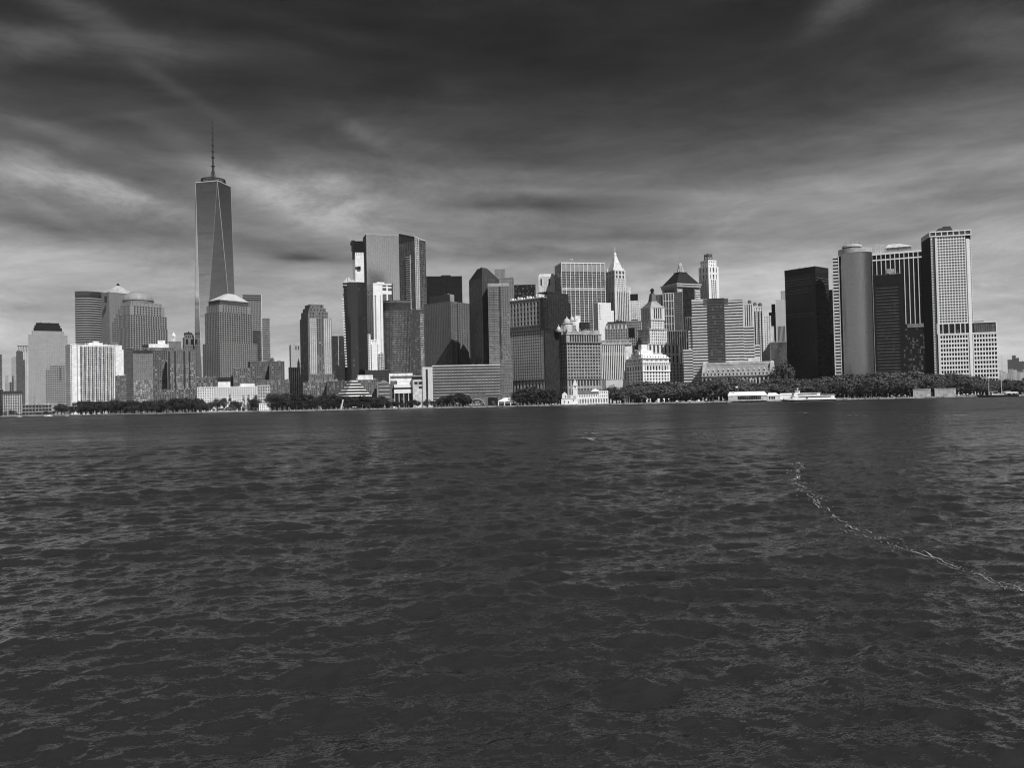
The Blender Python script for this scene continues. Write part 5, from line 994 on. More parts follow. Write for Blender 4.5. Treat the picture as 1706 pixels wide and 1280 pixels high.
# ================================================================ GROUND AND WATER
def shoreD(x): return np.interp(x, [-400, 0, 240, 470, 700, 880, 1090, 1310, 1706, 2100], [1560, 1405, 1290, 1200, 1166, 1142, 1107, 1088, 1078, 1060])
m = MB(); sx = list(range(-500, 2300, 50)); top = [];
P = [(pt(x, 675, float(shoreD(x)))[0], float(shoreD(x))) for x in sx]
P = [(-2600, P[0][1]+300)] + P + [(2600, P[-1][1]-300)]
ring = P + [(6800, 6300), (-6800, 6300)]
m.v = [(x, y, GZ) for x, y in ring]; m.f = [tuple(range(len(ring)))]
tag(m.build('ground', W(.14)), kind='structure')
def strip(y0, y1, z0, z1, name, mat):
    m = MB()
    for (ax, ay), (bx, by) in zip(P[:-1], P[1:]):
        i = len(m.v); m.v += [(ax, ay+y0, z0), (bx, by+y0, z0), (bx, by+y1, z0), (ax, ay+y1, z0), (ax, ay+y0, z1), (bx, by+y0, z1), (bx, by+y1, z1), (ax, ay+y1, z1)]
        m.f += [(i, i+1, i+5, i+4), (i+4, i+5, i+6, i+7), (i+3, i+7, i+6, i+2)]
    return tag(m.build(name, mat), kind='structure')
strip(-.6, 2.0, -3, .55, 'seawall_footing', W(.03)); strip(-.2, 2.2, .55, GZ+.25, 'seawall', W(.32, .6)); strip(2.2, 12, 1.5, GZ+.06, 'promenade', W(.4, .2))
# waves: sum of travelling wave trains, wind from the right
rs = np.random.RandomState(4); NW = 90
lam = np.exp(rs.uniform(np.log(.22), np.log(3.6), NW)); kk = 2*np.pi/lam
th = rs.normal(0, 1, NW)*np.where(lam < 2.2, .85, .5)+math.radians(-90+20); amp = .0040*lam*rs.uniform(.5, 1.4, NW)*np.where(lam > 3.5, .5, 1.1); ph = rs.uniform(0, 6.28, NW)
lam[:4] = (9, 12.5, 17, 23); kk = 2*np.pi/lam; th[:4] = np.radians((-72, -60, -66, -80)); amp[:4] = (.04, .055, .08, .10)
def wave(X, Y, cell):
    z = np.zeros_like(X); sxx = np.zeros_like(X); syy = np.zeros_like(X)
    for a, k_, t, p_, l in zip(amp, kk, th, ph, lam):
        fade = np.clip((l/cell-2.2)/2.5, 0, 1); arg = k_*(X*math.cos(t)+Y*math.sin(t))+p_; q = a*fade
        z += q*np.cos(arg); q = q*np.sin(arg)*.85; sxx -= q*math.cos(t); syy -= q*math.sin(t)
    return z, sxx, syy
yr = 8.0*np.exp(.0038*np.arange(int(math.log(1400/8.0)/.0038)))
yy = np.concatenate([[-2300, -400], np.linspace(-90, 7.9, 90), yr]); ni, no = 880, 70; cols = ni+2*no
inner = np.linspace(-.7, .7, ni); to = np.geomspace(.012, 1, no-1); yw = np.maximum(yy, 8.0)[:, None]
R_ = .7*yw + (110+.35*yw)*to[None, :]
X = np.concatenate([np.full((len(yy), 1), -6800.0), -R_[:, ::-1], yw*inner[None, :], R_, np.full((len(yy), 1), 6800.0)], 1).astype(np.float32); Y = np.repeat(yy[:, None], cols, 1).astype(np.float32)
cell = np.maximum(.5*np.abs(np.gradient(X, axis=1)), np.abs(np.gradient(yy))[:, None]).astype(np.float32)
gust = 1+.3*np.sin(X*.021+Y*.013+1)*np.sin(Y*.017-X*.006)
Z, ax, ay = wave(X, Y, cell); V = np.stack([X+ax, Y+ay, Z*gust], -1).reshape(-1, 3)
r_, c_ = V.shape[0]//cols, cols
idx = np.arange(r_*c_).reshape(r_, c_); q = np.stack([idx[:-1, :-1], idx[:-1, 1:], idx[1:, 1:], idx[1:, :-1]], -1).reshape(-1, 4)
nV = len(V)
me = bpy.data.meshes.new('water'); me.vertices.add(nV); me.vertices.foreach_set('co', V.astype(np.float32).ravel())
me.loops.add(q.size); me.loops.foreach_set('vertex_index', q.astype(np.int32).ravel()); me.polygons.add(len(q)); me.polygons.foreach_set('loop_start', np.arange(0, q.size, 4, dtype=np.int32)); me.polygons.foreach_set('loop_total', np.full(len(q), 4, dtype=np.int32))
me.update(calc_edges=True); me.polygons.foreach_set('use_smooth', np.ones(len(q), bool))
wat, k, bs = newmat('sea_water')
bs.inputs['Base Color'].default_value = (.026, .026, .026, 1); bs.inputs['IOR'].default_value = 1.33; bs.inputs['Specular IOR Level'].default_value = .32
o = k.new('ShaderNodeNewGeometry').outputs['Position']; x, y, z = k.sep(o)
gp = k.noise(k.xyz(k.m('MULTIPLY', x, .6), y, 0.0), .022, 4, .6)
k.l.new(k.m('ADD', k.map(y, 40, 330, .10, .28), k.map(gp, .3, .7, -.02, .04)), bs.inputs['Roughness'])
rv = k.xyz(k.m('ADD', k.m('MULTIPLY', x, .7), k.m('MULTIPLY', y, .25)), k.m('SUBTRACT', k.m('MULTIPLY', y, 1.7), k.m('MULTIPLY', x, .5)), z)
def ncol(vec, sc_, det, ro, dist=0.0):
    t = k.new('ShaderNodeTexNoise'); k.l.new(vec, t.inputs['Vector']); t.inputs['Scale'].default_value = sc_; t.inputs['Detail'].default_value = det; t.inputs['Roughness'].default_value = ro; t.inputs['Distortion'].default_value = dist
    return k.sep(t.outputs['Color'])
A, B, C_ = ncol(rv, 1.1, 3, .55, .5), ncol(rv, 3.6, 5, .68, .3), ncol(rv, 13.0, 3, .6)
D_ = ncol(k.xyz(k.m('MULTIPLY', x, .35), y, 0.0), .16, 4, .6)
far_ = k.map(y, 70, 450, 0.0, .9)
amp_ = k.m('MULTIPLY', k.map(gp, .38, .62, .6, 1.35), k.map(y, 30, 300, 1.15, 3.9))
def slope(ch, wa, wb, wc):
    t = k.m('ADD', k.m('MULTIPLY', k.m('SUBTRACT', A[ch], .5), wa), k.m('MULTIPLY', k.m('SUBTRACT', B[ch], .5), wb))
    return k.m('MULTIPLY', k.m('ADD', t, k.m('MULTIPLY', k.m('SUBTRACT', C_[ch], .5), wc)), amp_)
nrm = k.new('ShaderNodeNewGeometry').outputs['Normal']; av = k.new('ShaderNodeVectorMath', operation='ADD'); k.l.new(nrm, av.inputs[0]); k.l.new(k.xyz(slope(0, .25, .6, .5), k.m('ADD', slope(1, .45, 1.15, .95), k.m('MULTIPLY', k.m('SUBTRACT', D_[1], .5), far_)), 0.0), av.inputs[1])
nv = k.new('ShaderNodeVectorMath', operation='NORMALIZE'); k.l.new(av.outputs[0], nv.inputs[0]); k.l.new(nv.outputs[0], bs.inputs['Normal'])
me.materials.append(wat); wo = bpy.data.objects.new('water', me); COL.objects.link(wo); tag(wo, kind='structure')
def wz(x, y):
    a = np.array([[x]]); b_ = np.array([[y]]); c = np.array([[.0038*y]]); return float(wave(a, b_, c)[0][0, 0])
# foam line: ragged patches lying on the water
m = MB(); path = [(1327, 772), (1323, 800), (1326, 815), (1345, 828), (1390, 856), (1400, 863), (1440, 888), (1470, 901), (1508, 921), (1575, 940), (1618, 952), (1645, 962), (1672, 975), (1690, 990), (1706, 1001), (1730, 1012)]
PP = [onwater(*p) for p in path]
def patch(cx, cy, r, asp, ang):
    n_ = R.randint(5, 9); i = len(m.v); z = wz(cx, cy)+.035
    m.v.append((cx, cy, z+.02))
    for j in range(n_):
        t = 2*math.pi*j/n_; rr = r*R.uniform(.45, 1.25); a, b_ = rr*math.cos(t), rr*asp*math.sin(t)
        xx_, yy_ = cx+a*math.cos(ang)-b_*math.sin(ang), cy+a*math.sin(ang)+b_*math.cos(ang); m.v.append((xx_, yy_, wz(xx_, yy_)+.03))
    m.f += [(i, i+1+j, i+1+(j+1) % n_) for j in range(n_)]
cum = [0.0]
for p_, q_ in zip(PP[:-1], PP[1:]): cum.append(cum[-1]+math.hypot(q_[0]-p_[0], q_[1]-p_[1]))
def along(s_): return np.interp(s_, cum, [p_[0] for p_ in PP]), np.interp(s_, cum, [p_[1] for p_ in PP])
for rb in range(7):
    off = R.gauss(0, .25); ph1, ph2, ph3 = R.uniform(0, 6), R.uniform(0, 6), R.uniform(0, 6); prev = None; s_ = R.uniform(0, 2)
    while s_ < cum[-1]-.3:
        x0_, y0_ = along(s_); x1_, y1_ = along(s_+.2); tx, ty = x1_-x0_, y1_-y0_; tl = math.hypot(tx, ty)+1e-6; nx_, ny_ = -ty/tl, tx/tl
        off = off*.985+R.gauss(0, .045); sc__ = .6+y0_*.012
        wv_ = math.sin(s_*1.3+ph1)+math.sin(s_*.47+ph2)+.8*math.sin(s_*3.1+ph3)+(.5 if rb < 3 else -.5); wd = max(0, wv_)*.011*sc__*R.uniform(.3, 1.6)*min(1, (cum[-1]-s_*0)/cum[-1])
        cx, cy = x0_+nx_*off*sc__, y0_+ny_*off*sc__
        if wd > .006:
            z_ = wz(cx, cy)+.03; l_, r__ = (cx-nx_*wd, cy-ny_*wd, z_), (cx+nx_*wd, cy+ny_*wd, z_)
            if prev is not None: k0 = len(m.v); m.v += [prev[0], prev[1], r__, l_]; m.f.append((k0, k0+1, k0+2, k0+3))
            prev = (l_, r__)
        else: prev = None
        if R.random() < .10: patch(cx+R.gauss(0, .25)*sc__, cy+R.gauss(0, .25)*sc__, .05*sc__*R.uniform(.3, 1.1), R.uniform(.3, 1), R.uniform(0, 3))
        s_ += .13*sc__
for (x, y, nn_) in ((632, 702, 12), (655, 701, 8), (978, 732, 18), (895, 700, 6), (1340, 688, 14), (1440, 693, 8), (1595, 692, 16), (1700, 679, 10), (985, 722, 6), (1160, 695, 5)):
    X0, Y0 = onwater(x, y)
    for i in range(nn_): patch(X0+R.gauss(0, Y0*.006), Y0+R.gauss(0, Y0*.02), R.uniform(.3, 1.0), .8, R.uniform(0, 3))
tag(m.build('foam', W(.3, .5)), 'broken line of white foam drifting on the dark water', 'foam', kind='stuff')
MARKS = [(-50, 'before the low pale building'), (37, 'below the black mansard tower'), (113, 'below the white balconied tower'), (206, 'below the dark apartment slab'), (222, 'below the glinting brick tower'), (254, 'below the cupola block'), (303, 'below the tallest tower'), (329, 'before the long white building'),
 (389, 'among the conifers'), (430, 'by the small white lodge'), (455, 'before the brick terrace'), (500, 'below the brown crowned tower'), (530, 'below the dark ribbed slab'), (558, 'in front of the pyramid pavilion'), (622, 'below the white corner tower'), (649, 'before the white stacked building'), (704, 'before the white slotted wall'),
 (721, 'before the long low grey building'), (776, 'by the brick arch'), (812, 'by the event tent'), (862, 'below the columned stone building'), (905, 'below the netted facade'), (935, 'by the white pier house'), (1014, 'below the blank pale wall'), (1041, 'below the white mansard building'), (1078, 'below the stepped stone tower'), (1116, 'below the ribbed office block'),
 (1137, 'below the left banded wing'), (1172, 'below the dark centre bay'), (1213, 'behind the long white pavilion'), (1250, 'below the dormered stone building'), (1281, 'by the small white pavilion'), (1307, 'behind the ferry bow'), (1345, 'below the bulky black tower'), (1386, 'below the round mirrored tower'), (1420, 'below the round tower middle'), (1453, 'below the grey-lined black block'),
 (1501, 'below the plain black block'), (1521, 'by the left pale shed'), (1557, 'by the right pale shed'), (1593, 'right of the pale sheds'), (1626, 'behind the sailing ship bow'), (1655, 'behind the sailing ship stern'), (1697, 'at the right edge')]
LATE = []
def later(o, px, noun, cat, group): o['category'] = cat; o['group'] = group; LATE.append((px, noun, o))
def flush():
    sets = {}
    for px, noun, o in LATE:
        mk_ = [t for a_, t in MARKS if a_ <= px][-1]; sets.setdefault((noun, mk_), []).append((px, o))
    names = ['first', 'second', 'third', 'fourth', 'fifth', 'sixth', 'seventh', 'eighth', 'ninth', 'tenth', 'eleventh', 'twelfth', 'thirteenth', 'fourteenth', 'fifteenth', 'sixteenth']
    for (noun, mk_), L in sets.items():
        L.sort(key=lambda t: t[0])
        for i, (px, o) in enumerate(L):
            o['label'] = noun+' '+mk_ + ('' if len(L) == 1 else ', leftmost' if i == 0 else ', rightmost' if i == len(L)-1 else ', %s from left' % names[min(i, 15)])
# ================================================================ TREES
bark = W(.06)
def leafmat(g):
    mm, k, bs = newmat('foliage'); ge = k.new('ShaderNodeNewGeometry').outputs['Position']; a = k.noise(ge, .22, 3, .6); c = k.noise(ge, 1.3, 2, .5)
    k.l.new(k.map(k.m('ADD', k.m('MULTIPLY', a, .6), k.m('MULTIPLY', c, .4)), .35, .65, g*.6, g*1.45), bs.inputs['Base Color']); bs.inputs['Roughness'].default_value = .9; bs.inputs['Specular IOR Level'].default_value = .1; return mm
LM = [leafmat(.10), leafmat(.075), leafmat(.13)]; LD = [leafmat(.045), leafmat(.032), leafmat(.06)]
def crown(seed, r, h, nc, per, cone=False):
    q = random.Random(seed); mb = MB()
    for c in range(nc):
        if cone: t = q.random(); rr = r*(1-t)*q.uniform(.3, 1); a = q.uniform(0, 6.28); cx, cy, cz = rr*math.cos(a), rr*math.sin(a), t*h; cr = r*.28*(1.1-t*.7)
        else:
            while 1:
                a, b_, e = q.uniform(-1, 1), q.uniform(-1, 1), q.uniform(-1, 1)
                if .25 < a*a+b_*b_+e*e < 1: break
            cx, cy, cz = a*r*.8, b_*r*.8, h*.5+e*h*.42; cr = r*q.uniform(.2, .38)
        for l in range(per):
            v = Vector((q.gauss(0, 1), q.gauss(0, 1), q.gauss(0, 1))).normalized(); p = Vector((cx, cy, cz))+v*cr*q.uniform(.5, 1.05)
            n_ = (v+Vector((q.uniform(-.6, .6), q.uniform(-.6, .6), q.uniform(-.2, .8)))).normalized(); u = n_.orthogonal().normalized(); w_ = n_.cross(u); s_ = q.uniform(.2, .44)*(.75 if cone else 1)
            i = len(mb.v); mb.v += [tuple(p+u*s_), tuple(p+w_*s_*.7), tuple(p-u*s_*.9), tuple(p-w_*s_*.8)]; mb.f.append((i, i+1, i+2, i+3))
    return mb
def trunk(h, seed, r=.38):
    q = random.Random(seed); mb = MB(); mb.lathe(0, 0, [(r*1.3, -.3), (r, .6), (r*.7, h*.7), (r*.4, h*1.15)], 7)
    for i in range(5): a = i*1.26+q.random(); z = h*q.uniform(.6, .95); mb.bar((0, 0, z), (math.cos(a)*h*.45, math.sin(a)*h*.45, z+h*q.uniform(.3, .6)), r*.35, r*.12)
    return mb
protos = []
for i in range(9):
    cone = i >= 7; r = [4.6, 5.2, 4.0, 5.6, 4.4, 4.9, 3.6, 2.1, 2.5][i]; h = [8.5, 8.0, 9.0, 7.6, 7.4, 9.4, 6.5, 11, 13][i]; th_ = 3.0 if not cone else 1.0
    cm = crown(i+20, r, h, 38 if not cone else 34, 44 if not cone else 22, cone).mesh('crown'); cm.materials.append(LM[i % 3] if not cone else LM[1])
    if not cone:
        for p_ in cm.polygons: p_.use_smooth = False
    tm = trunk(th_+h*.35, i, .4 if not cone else .25).mesh('trunk'); tm.materials.append(bark); protos.append((cm, tm, th_, h+th_))
for i in range(9):
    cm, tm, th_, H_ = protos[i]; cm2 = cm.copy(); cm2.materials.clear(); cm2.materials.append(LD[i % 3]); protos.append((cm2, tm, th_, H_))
def tree(x, y, hgt, which, label, group, name='broadleaf_tree', wide=1.0, px=None):
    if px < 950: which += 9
    cm, tm, th_, H_ = protos[which]; s_ = hgt/H_*1.16; rt = empty(name, (x, y, GZ), R.uniform(0, 6.28)); later(rt, px, label, 'tree', group)
    rt.scale = (s_*wide, s_*wide, s_)
    c = bpy.data.objects.new('crown', cm); t = bpy.data.objects.new('trunk', tm)
    for o in (c, t): COL.objects.link(o); o.parent = rt
    c.location = (0, 0, th_*.75)
def row(x0, x1, n_, back, tops, label, group, wides=1.25, kinds=(0, 1, 2, 3, 4, 5, 6), jit=1.0):
    """n_ trees between pixel columns; tops: list of (x, y) canopy line"""
    for i in range(n_):
        px = x0+(i+.5+R.uniform(-.35, .35)*jit)*(x1-x0)/n_; D = float(shoreD(px))+back+R.uniform(-8, 8)
        ty = np.interp(px, [a for a, _ in tops], [b_ for _, b_ in tops])+R.uniform(-2.2, 3.6); X, Zt = pt(px, ty, D)
        tree(X, D, max(4.5, Zt-GZ), R.choice(kinds), label, group, wide=wides*R.uniform(.8, 1.2), px=px)
T1 = [(130, 670), (160, 667), (200, 668), (240, 670), (280, 666), (330, 664), (345, 668)]
row(92, 112, 3, 22, [(92, 678), (100, 669), (112, 677)], 'dark rounded tree', 'trees by the low grey block'); row(112, 135, 3, 20, [(112, 680), (135, 678)], 'low dark tree', 'low trees under the white balconied tower', 1.1)
row(0, 40, 6, 14, [(0, 687), (40, 685)], 'small bushy tree', 'small quay trees at far left', 1.2, jit=1.2); row(55, 95, 5, 14, [(55, 690), (95, 682)], 'small bushy tree', 'small trees before the low grey block', 1.2)
row(132, 345, 24, 26, T1, 'tall leafy tree', 'tree belt on the left quay', 1.45); row(132, 350, 26, 12, [(a, b_+6) for a, b_ in T1], 'lower quayside tree', 'front trees of the left belt', 1.4)
for i, (px, ty, wh, wd) in enumerate(((361, 665, 0, .95), (373, 664, 2, .9), (383, 660, 7, 1.3), (390, 669, 1, .9), (397, 670, 6, .9), (405, 661, 8, 1.2), (414, 660, 7, 1.25), (421, 665, 4, .9), (430, 667, 0, .9))):
    D = float(shoreD(px))+24; X, Zt = pt(px, ty, D); tree(X, D, Zt-GZ, wh, 'pointed dark conifer' if wh > 6 else 'rounded dark tree among conifers', 'conifers at the long white building' if wh > 6 else 'round trees among the conifers', 'conifer' if wh > 6 else 'broadleaf_tree', wd, px)
row(345, 445, 14, 12, [(345, 680), (445, 681)], 'low shrubby tree at the water', 'low trees below the conifers', 1.5)
T2 = [(448, 660), (470, 656), (500, 658), (520, 661), (560, 659), (590, 664), (620, 660), (640, 662), (655, 668)]
row(449, 652, 24, 30, T2, 'tall dark tree', 'tree belt left of centre', 1.4); row(447, 655, 22, 14, [(a, b_+9) for a, b_ in T2], 'lower quayside tree', 'front trees left of centre', 1.4)
row(652, 735, 10, 20, [(652, 670), (690, 668), (735, 668)], 'small tree', 'trees before the white stacked building', 1.2); row(733, 782, 7, 24, [(733, 664), (750, 657), (765, 655), (782, 661)], 'dark tree', 'trees before the long low grey building', 1.4)
row(862, 936, 11, 30, [(862, 652), (880, 645), (905, 648), (920, 652), (936, 658)], 'large dark tree', 'clump left of the pier house', 1.5); row(862, 938, 9, 14, [(862, 662), (938, 665)], 'lower front tree', 'front trees left of the pier house', 1.5)
row(1010, 1050, 6, 40, [(1010, 649), (1022, 646), (1035, 655), (1050, 650)], 'tree behind the pier house', 'trees right of the pier house', 1.3)
T3 = [(1030, 652), (1050, 641), (1080, 637), (1110, 638), (1150, 640), (1180, 636), (1200, 628), (1230, 632), (1262, 640), (1290, 632), (1306, 634), (1330, 633), (1400, 628), (1430, 626), (1470, 624), (1500, 622), (1530, 622), (1560, 628), (1590, 621), (1620, 630), (1650, 634), (1706, 632), (1720, 632)]
row(1030, 1310, 34, 60, T3, 'big back-row park tree', 'back trees of the park, left half', 1.6); row(1035, 1310, 32, 34, [(a, b_+7) for a, b_ in T3], 'lower front-row park tree', 'middle row of the park, left half', 1.6)
row(1305, 1712, 44, 60, T3, 'big back-row park tree', 'back trees of the park, right half', 1.6); row(1305, 1712, 38, 36, [(a, b_+8) for a, b_ in T3], 'lower front-row park tree', 'middle row of the park, right half', 1.6)
row(1288, 1312, 4, 85, [(1288, 625), (1300, 606), (1312, 612)], 'very tall dark tree', 'tall trees by the black tower', .62, kinds=(1, 4))
# ================================================================ WATERFRONT THINGS
white2 = W(.88, .05)
# pier house with clock tower
b = Bld('pier_house', 'white pier house with gabled end, long hipped roof and pointed clock tower at the water', 935, 935, 1013, 661, 1136, 0, 16, 'pier house')
W0 = b.W; z2 = b.z(664.5); x_g = b.fx(960)
b.block(x_g, W0, 1, 15, 0, z2, nf=12, nl=4, nz=1, pf=.4, sf=.3, p=.4, cap=.5); b.block(x_g, b.fx(1000), 1.5, 14, z2+.4, b.z(657.5), nf=10, nl=4, nz=1, pf=.5, sf=.5, p=.3, cap=.4)
b.block(b.fx(998), W0, 1, 15, z2+.3, b.z(653), nf=4, nl=4, nz=2, pf=.6, sf=.5, p=.3, cap=.4)
b.wall.box(0, x_g, -.5, 14, 0, z2); b.wall.box(b.fx(936.5), b.fx(945), -.3, 12, z2, b.z(658)); b.wall.box(b.fx(945), x_g, 0, 12, z2, b.z(660))
m = MB(); m.box(-.4, x_g+.3, -.9, 14, z2-.2, z2+.3); b.part(m, 'cornice', W(.4))
m = MB(); zr = b.z(658); xg0, xg1 = b.fx(936), b.fx(945.5); i = 0; mm = (xg0+xg1)/2
m.frus([(xg0, -.4), (xg1, -.4), (xg1, 12), (xg0, 12)], [(mm-.1, -.4), (mm+.1, -.4), (mm+.1, 12), (mm-.1, 12)], zr, b.z(653.5)); b.part(m, 'gable', white2)
m = MB(); xa, xb = b.fx(961), b.fx(1000); m.frus([(xa, .6), (xb, .6), (xb, 15), (xa, 15)], [(xa+1, 7), (b.fx(985), 7), (b.fx(985), 9), (xa+1, 9)], b.z(657.3), b.z(651)); b.part(m, 'hipped_roof', W(.13)); m = MB(); xa, xb = b.fx(984), b.fx(1001); m.frus([(xa, 1), (xb, 1), (xb, 14), (xa, 14)], [(xa+5, 6), (xa+8, 6), (xa+8, 9), (xa+5, 9)], b.z(654), b.z(649.5)); b.part(m, 'gable', white2)
for c, y0_, y1_ in ((939.8, 672.5, 668), (947, 672.5, 669), (955, 669, 666.5), (942, 662.5, 660), (946.5, 662.5, 660.5), (949.5, 662.5, 660.5)):
    m = MB(); m.box(b.fx(c)-.55, b.fx(c)+.55, -.62, -.2, max(.3, b.z(y0_)), b.z(y1_)); b.part(m, 'window', dark)
m = MB(); x0, x1 = b.fx(954.5), b.fx(962.5); c = (x0+x1)/2; hw = (x1-x0)/2
m.box(x0, x1, 0, 2*hw, 0, b.z(649)); m.box(x0-.4, x1+.4, -.4, 2*hw+.4, b.z(649), b.z(648.2)); m.box(x0+.3, x1-.3, .3, 2*hw-.3, b.z(648.2), b.z(643.5)); m.box(x0-.3, x1+.3, -.3, 2*hw+.3, b.z(643.5), b.z(643)); b.part(m, 'clock_tower', white2)
m = MB(); m.frus([(x0-.2, -.2), (x1+.2, -.2), (x1+.2, 2*hw+.2), (x0-.2, 2*hw+.2)], [(c-.1, hw-.1), (c+.1, hw-.1), (c+.1, hw+.1), (c-.1, hw+.1)], b.z(643), b.z(632)); b.part(m, 'spire_roof', W(.6))
m = MB(); m.v = [(c+1.1*math.cos(t*.524), .2, b.z(645.8)+1.1*math.sin(t*.524)) for t in range(12)]+[(c+1.1*math.cos(t*.524), .32, b.z(645.8)+1.1*math.sin(t*.524)) for t in range(12)]; m.f = [tuple(range(12)), tuple(range(23, 11, -1))]+[(i, 12+i, 12+(i+1) % 12, (i+1) % 12) for i in range(12)]; b.part(m, 'clock_face', W(.06))
b.finish(white2, G(.12, .3, .3))
# glass/white pavilions, ferry sheds
b = Bld('ferry_pavilion', 'long white tent-roofed pavilion with a strip of dark windows, left of the ferry', 1213, 1213, 1278, 660, 1096, 0, 18, 'pavilion')
b.wall.box(0, b.W, 0, 18, 0, b.H); m = MB(); zt = b.z(653.5); m.frus([(-.5, -.6), (b.W+.6, -.6), (b.W+.6, 18), (-.5, 18)], [(1.5, 7), (b.W-3, 7), (b.W-3, 11), (1.5, 11)], b.H, zt); b.part(m, 'roof', white2)
for i in range(13): m = MB(); x = b.fx(1229)+i*(b.fx(1268)-b.fx(1229))/13; m.box(x, x+1.9, -.2, .1, 1.6, b.H-.6); b.part(m, 'window', GD)
b.finish(W(.6), None)
b = Bld('ferry_pavilion', 'smaller white pavilion with three dark windows, between the long pavilion and the ferry', 1278.5, 1278.5, 1300, 660, 1096, 0, 16, 'pavilion')
b.wall.box(0, b.W, 0, 16, 0, b.H); m = MB(); m.frus([(-.2, -.5), (b.W+.4, -.5), (b.W+.4, 16), (-.2, 16)], [(1, 6), (b.W-5, 6), (b.W-5, 9), (1, 9)], b.H, b.z(655)); b.part(m, 'roof', white2)
for c in (1281, 1285, 1288.5): m = MB(); m.box(b.fx(c), b.fx(c+2.6), -.2, .1, 1.4, b.H-.8); b.part(m, 'window', GD)
b.finish(W(.75), None)
b = Bld('ferry_pavilion', 'plain low white shed half hidden behind the bow of the ferry', 1299, 1299, 1324, 656.5, 1100, 0, 12, 'shed'); b.wall.box(0, b.W, 0, 12, 0, b.H-1); m = MB(); m.frus([(-.4, -.4), (b.W+.4, -.4), (b.W+.4, 12.4), (-.4, 12.4)], [(.5, 4), (b.W-.5, 4), (b.W-.5, 8), (.5, 8)], b.H-1, b.H+.6); b.part(m, 'roof', white2); [b.part((lambda q: (q.box(x, x+1.6, -.15, .1, .2, 2.4), q)[1])(MB()), 'door', W(.4)) for x in (4, 11)]; b.finish(white2, None)
for x0, x1, y, lb in ((1521, 1550.5, 649.5, 'left of two pale corrugated sheds on the quay, partly hidden by small trees'), (1557, 1592.5, 648.5, 'right of two pale corrugated sheds on the quay, clear of the trees')):
    b = Bld('quay_shed', lb, x0, x0, x1, y, 1094, 0, 10, 'shed'); b.wall.box(0, b.W, 0, 10, 0, b.H)
    for i in range(12): x = i*b.W/12; b.wall.box(x, x+.35, -.18, .1, .3, b.H-.2)
    m = MB(); m.box(-.4, b.W+.4, -.4, 10.4, b.H, b.H+.5); b.part(m, 'roof', W(.85)); m = MB(); m.box(b.W*.4, b.W*.55, -.25, .1, 0, 3.2); b.part(m, 'door', W(.35)); b.finish(W(.55, .3), None)
# canopy tents and umbrellas
b = Bld('event_tent', 'white event tent with scalloped arches on slim posts, on the quay at centre', 830.5, 830.5, 861, 668.5, 1165, 0, 12, 'tent')
m = MB(); W0 = b.W; zt = b.z(663.5); m.frus([(-.3, -.3), (W0+.3, -.3), (W0+.3, 12), (-.3, 12)], [(W0*.3, 4), (W0*.7, 4), (W0*.7, 8), (W0*.3, 8)], b.H, zt); m.box(-.3, W0+.3, -.35, 0, b.H-.7, b.H); b.part(m, 'canopy', white2)
for i in range(4): m = MB(); x = i*W0/3; m.box(x-.5, x+.5, 0, .5, 0, b.H-.4); b.part(m, 'post', white2)
m = MB(); m.box(.5, W0-.5, 9, 10, 0, 2.6); b.part(m, 'back_wall', W(.08))
def umbrella(px, back, r, h, label, group):
    D = float(shoreD(px))+back; X = pt(px, 665, D)[0]; rt = empty('parasol', (X, D, GZ), R.random()); later(rt, px, 'white parasol', 'parasol', group)
    m = MB(); m.lathe(0, 0, [(r, h-.7), (r*.55, h-.25), (.1, h)], 8); m.build('canopy', white2, rt); m = MB(); m.bar((0, 0, 0), (0, 0, h-.2), .07); m.build('pole', W(.3), rt)
for px in (785, 789, 794, 798): umbrella(px, 12, 1.7, 3, 'white parasol beside the brick arch, left of the event tent', 'parasols by the brick arch')
for px in (1094, 1098, 1206, 1188, 1176, 1164): umbrella(px, 14+R.random()*6, 1.6, 2.9, 'white parasol on the quay below the park trees', 'parasols under the park trees')
for px in (571, 588, 592, 633, 641): umbrella(px, 8, 1.8, 3, 'white parasol under the trees near the pyramid pavilion', 'parasols near the pyramid pavilion')
for px in (1640-20, 1612, 1606, 1508, 1498, 1486): umbrella(px, 12, 1.6, 2.9, 'white parasol on the quay near the pale sheds', 'parasols near the sheds')
# flagpoles / lamps
for px in (1041, 1044.5, 1048): 
    D = float(shoreD(px))+8; X, Z = pt(px, 660, D); m = MB(); m.bar((0, 0, 0), (0, 0, 10.5), .16, .08); m.lathe(0, 0, [(.01, 10.4), (.2, 10.6), (.01, 10.8)], 6); m.box(-.4, .4, -.4, .4, 0, .4); rt = m.build('flagpole', W(.75)); rt.location = (X, D, GZ); tag(rt, {1041: 'left', 1044.5: 'middle', 1048: 'right'}[px]+' one of three slim white flagpoles right of the pier house', 'flagpole', 'three flagpoles')
px = 1229.5; D = 1093; X, Z = pt(px, 645, D); rt = empty('flagpole', (X, D, GZ)); tag(rt, 'flagpole with a pale flag standing beside the long white pavilion', 'flagpole'); m = MB(); m.bar((0, 0, 0), (0, 0, Z-GZ+2), .15, .08); m.build('pole', W(.7), rt); m = MB(); m.v = [(0, 0, Z-GZ-1), (-1.6, .2, Z-GZ-1.2), (-3.0, -.1, Z-GZ-.9), (-3.0, -.1, Z-GZ+.8), (-1.6, .2, Z-GZ+.6), (0, 0, Z-GZ+1)]; m.f = [(0, 1, 4, 5), (1, 2, 3, 4)]; m.build('flag', W(.8), rt)
lm = MB(); lm.bar((0, 0, 0), (0, 0, 4.6), .1, .06); lm.lathe(0, 0, [(.08, 4.6), (.32, 4.8), (.34, 5.2), (.1, 5.4)], 8); lm.box(-.2, .2, -.2, .2, 0, .35); lme = lm.mesh('street_lamp'); lme.materials.append(W(.5))
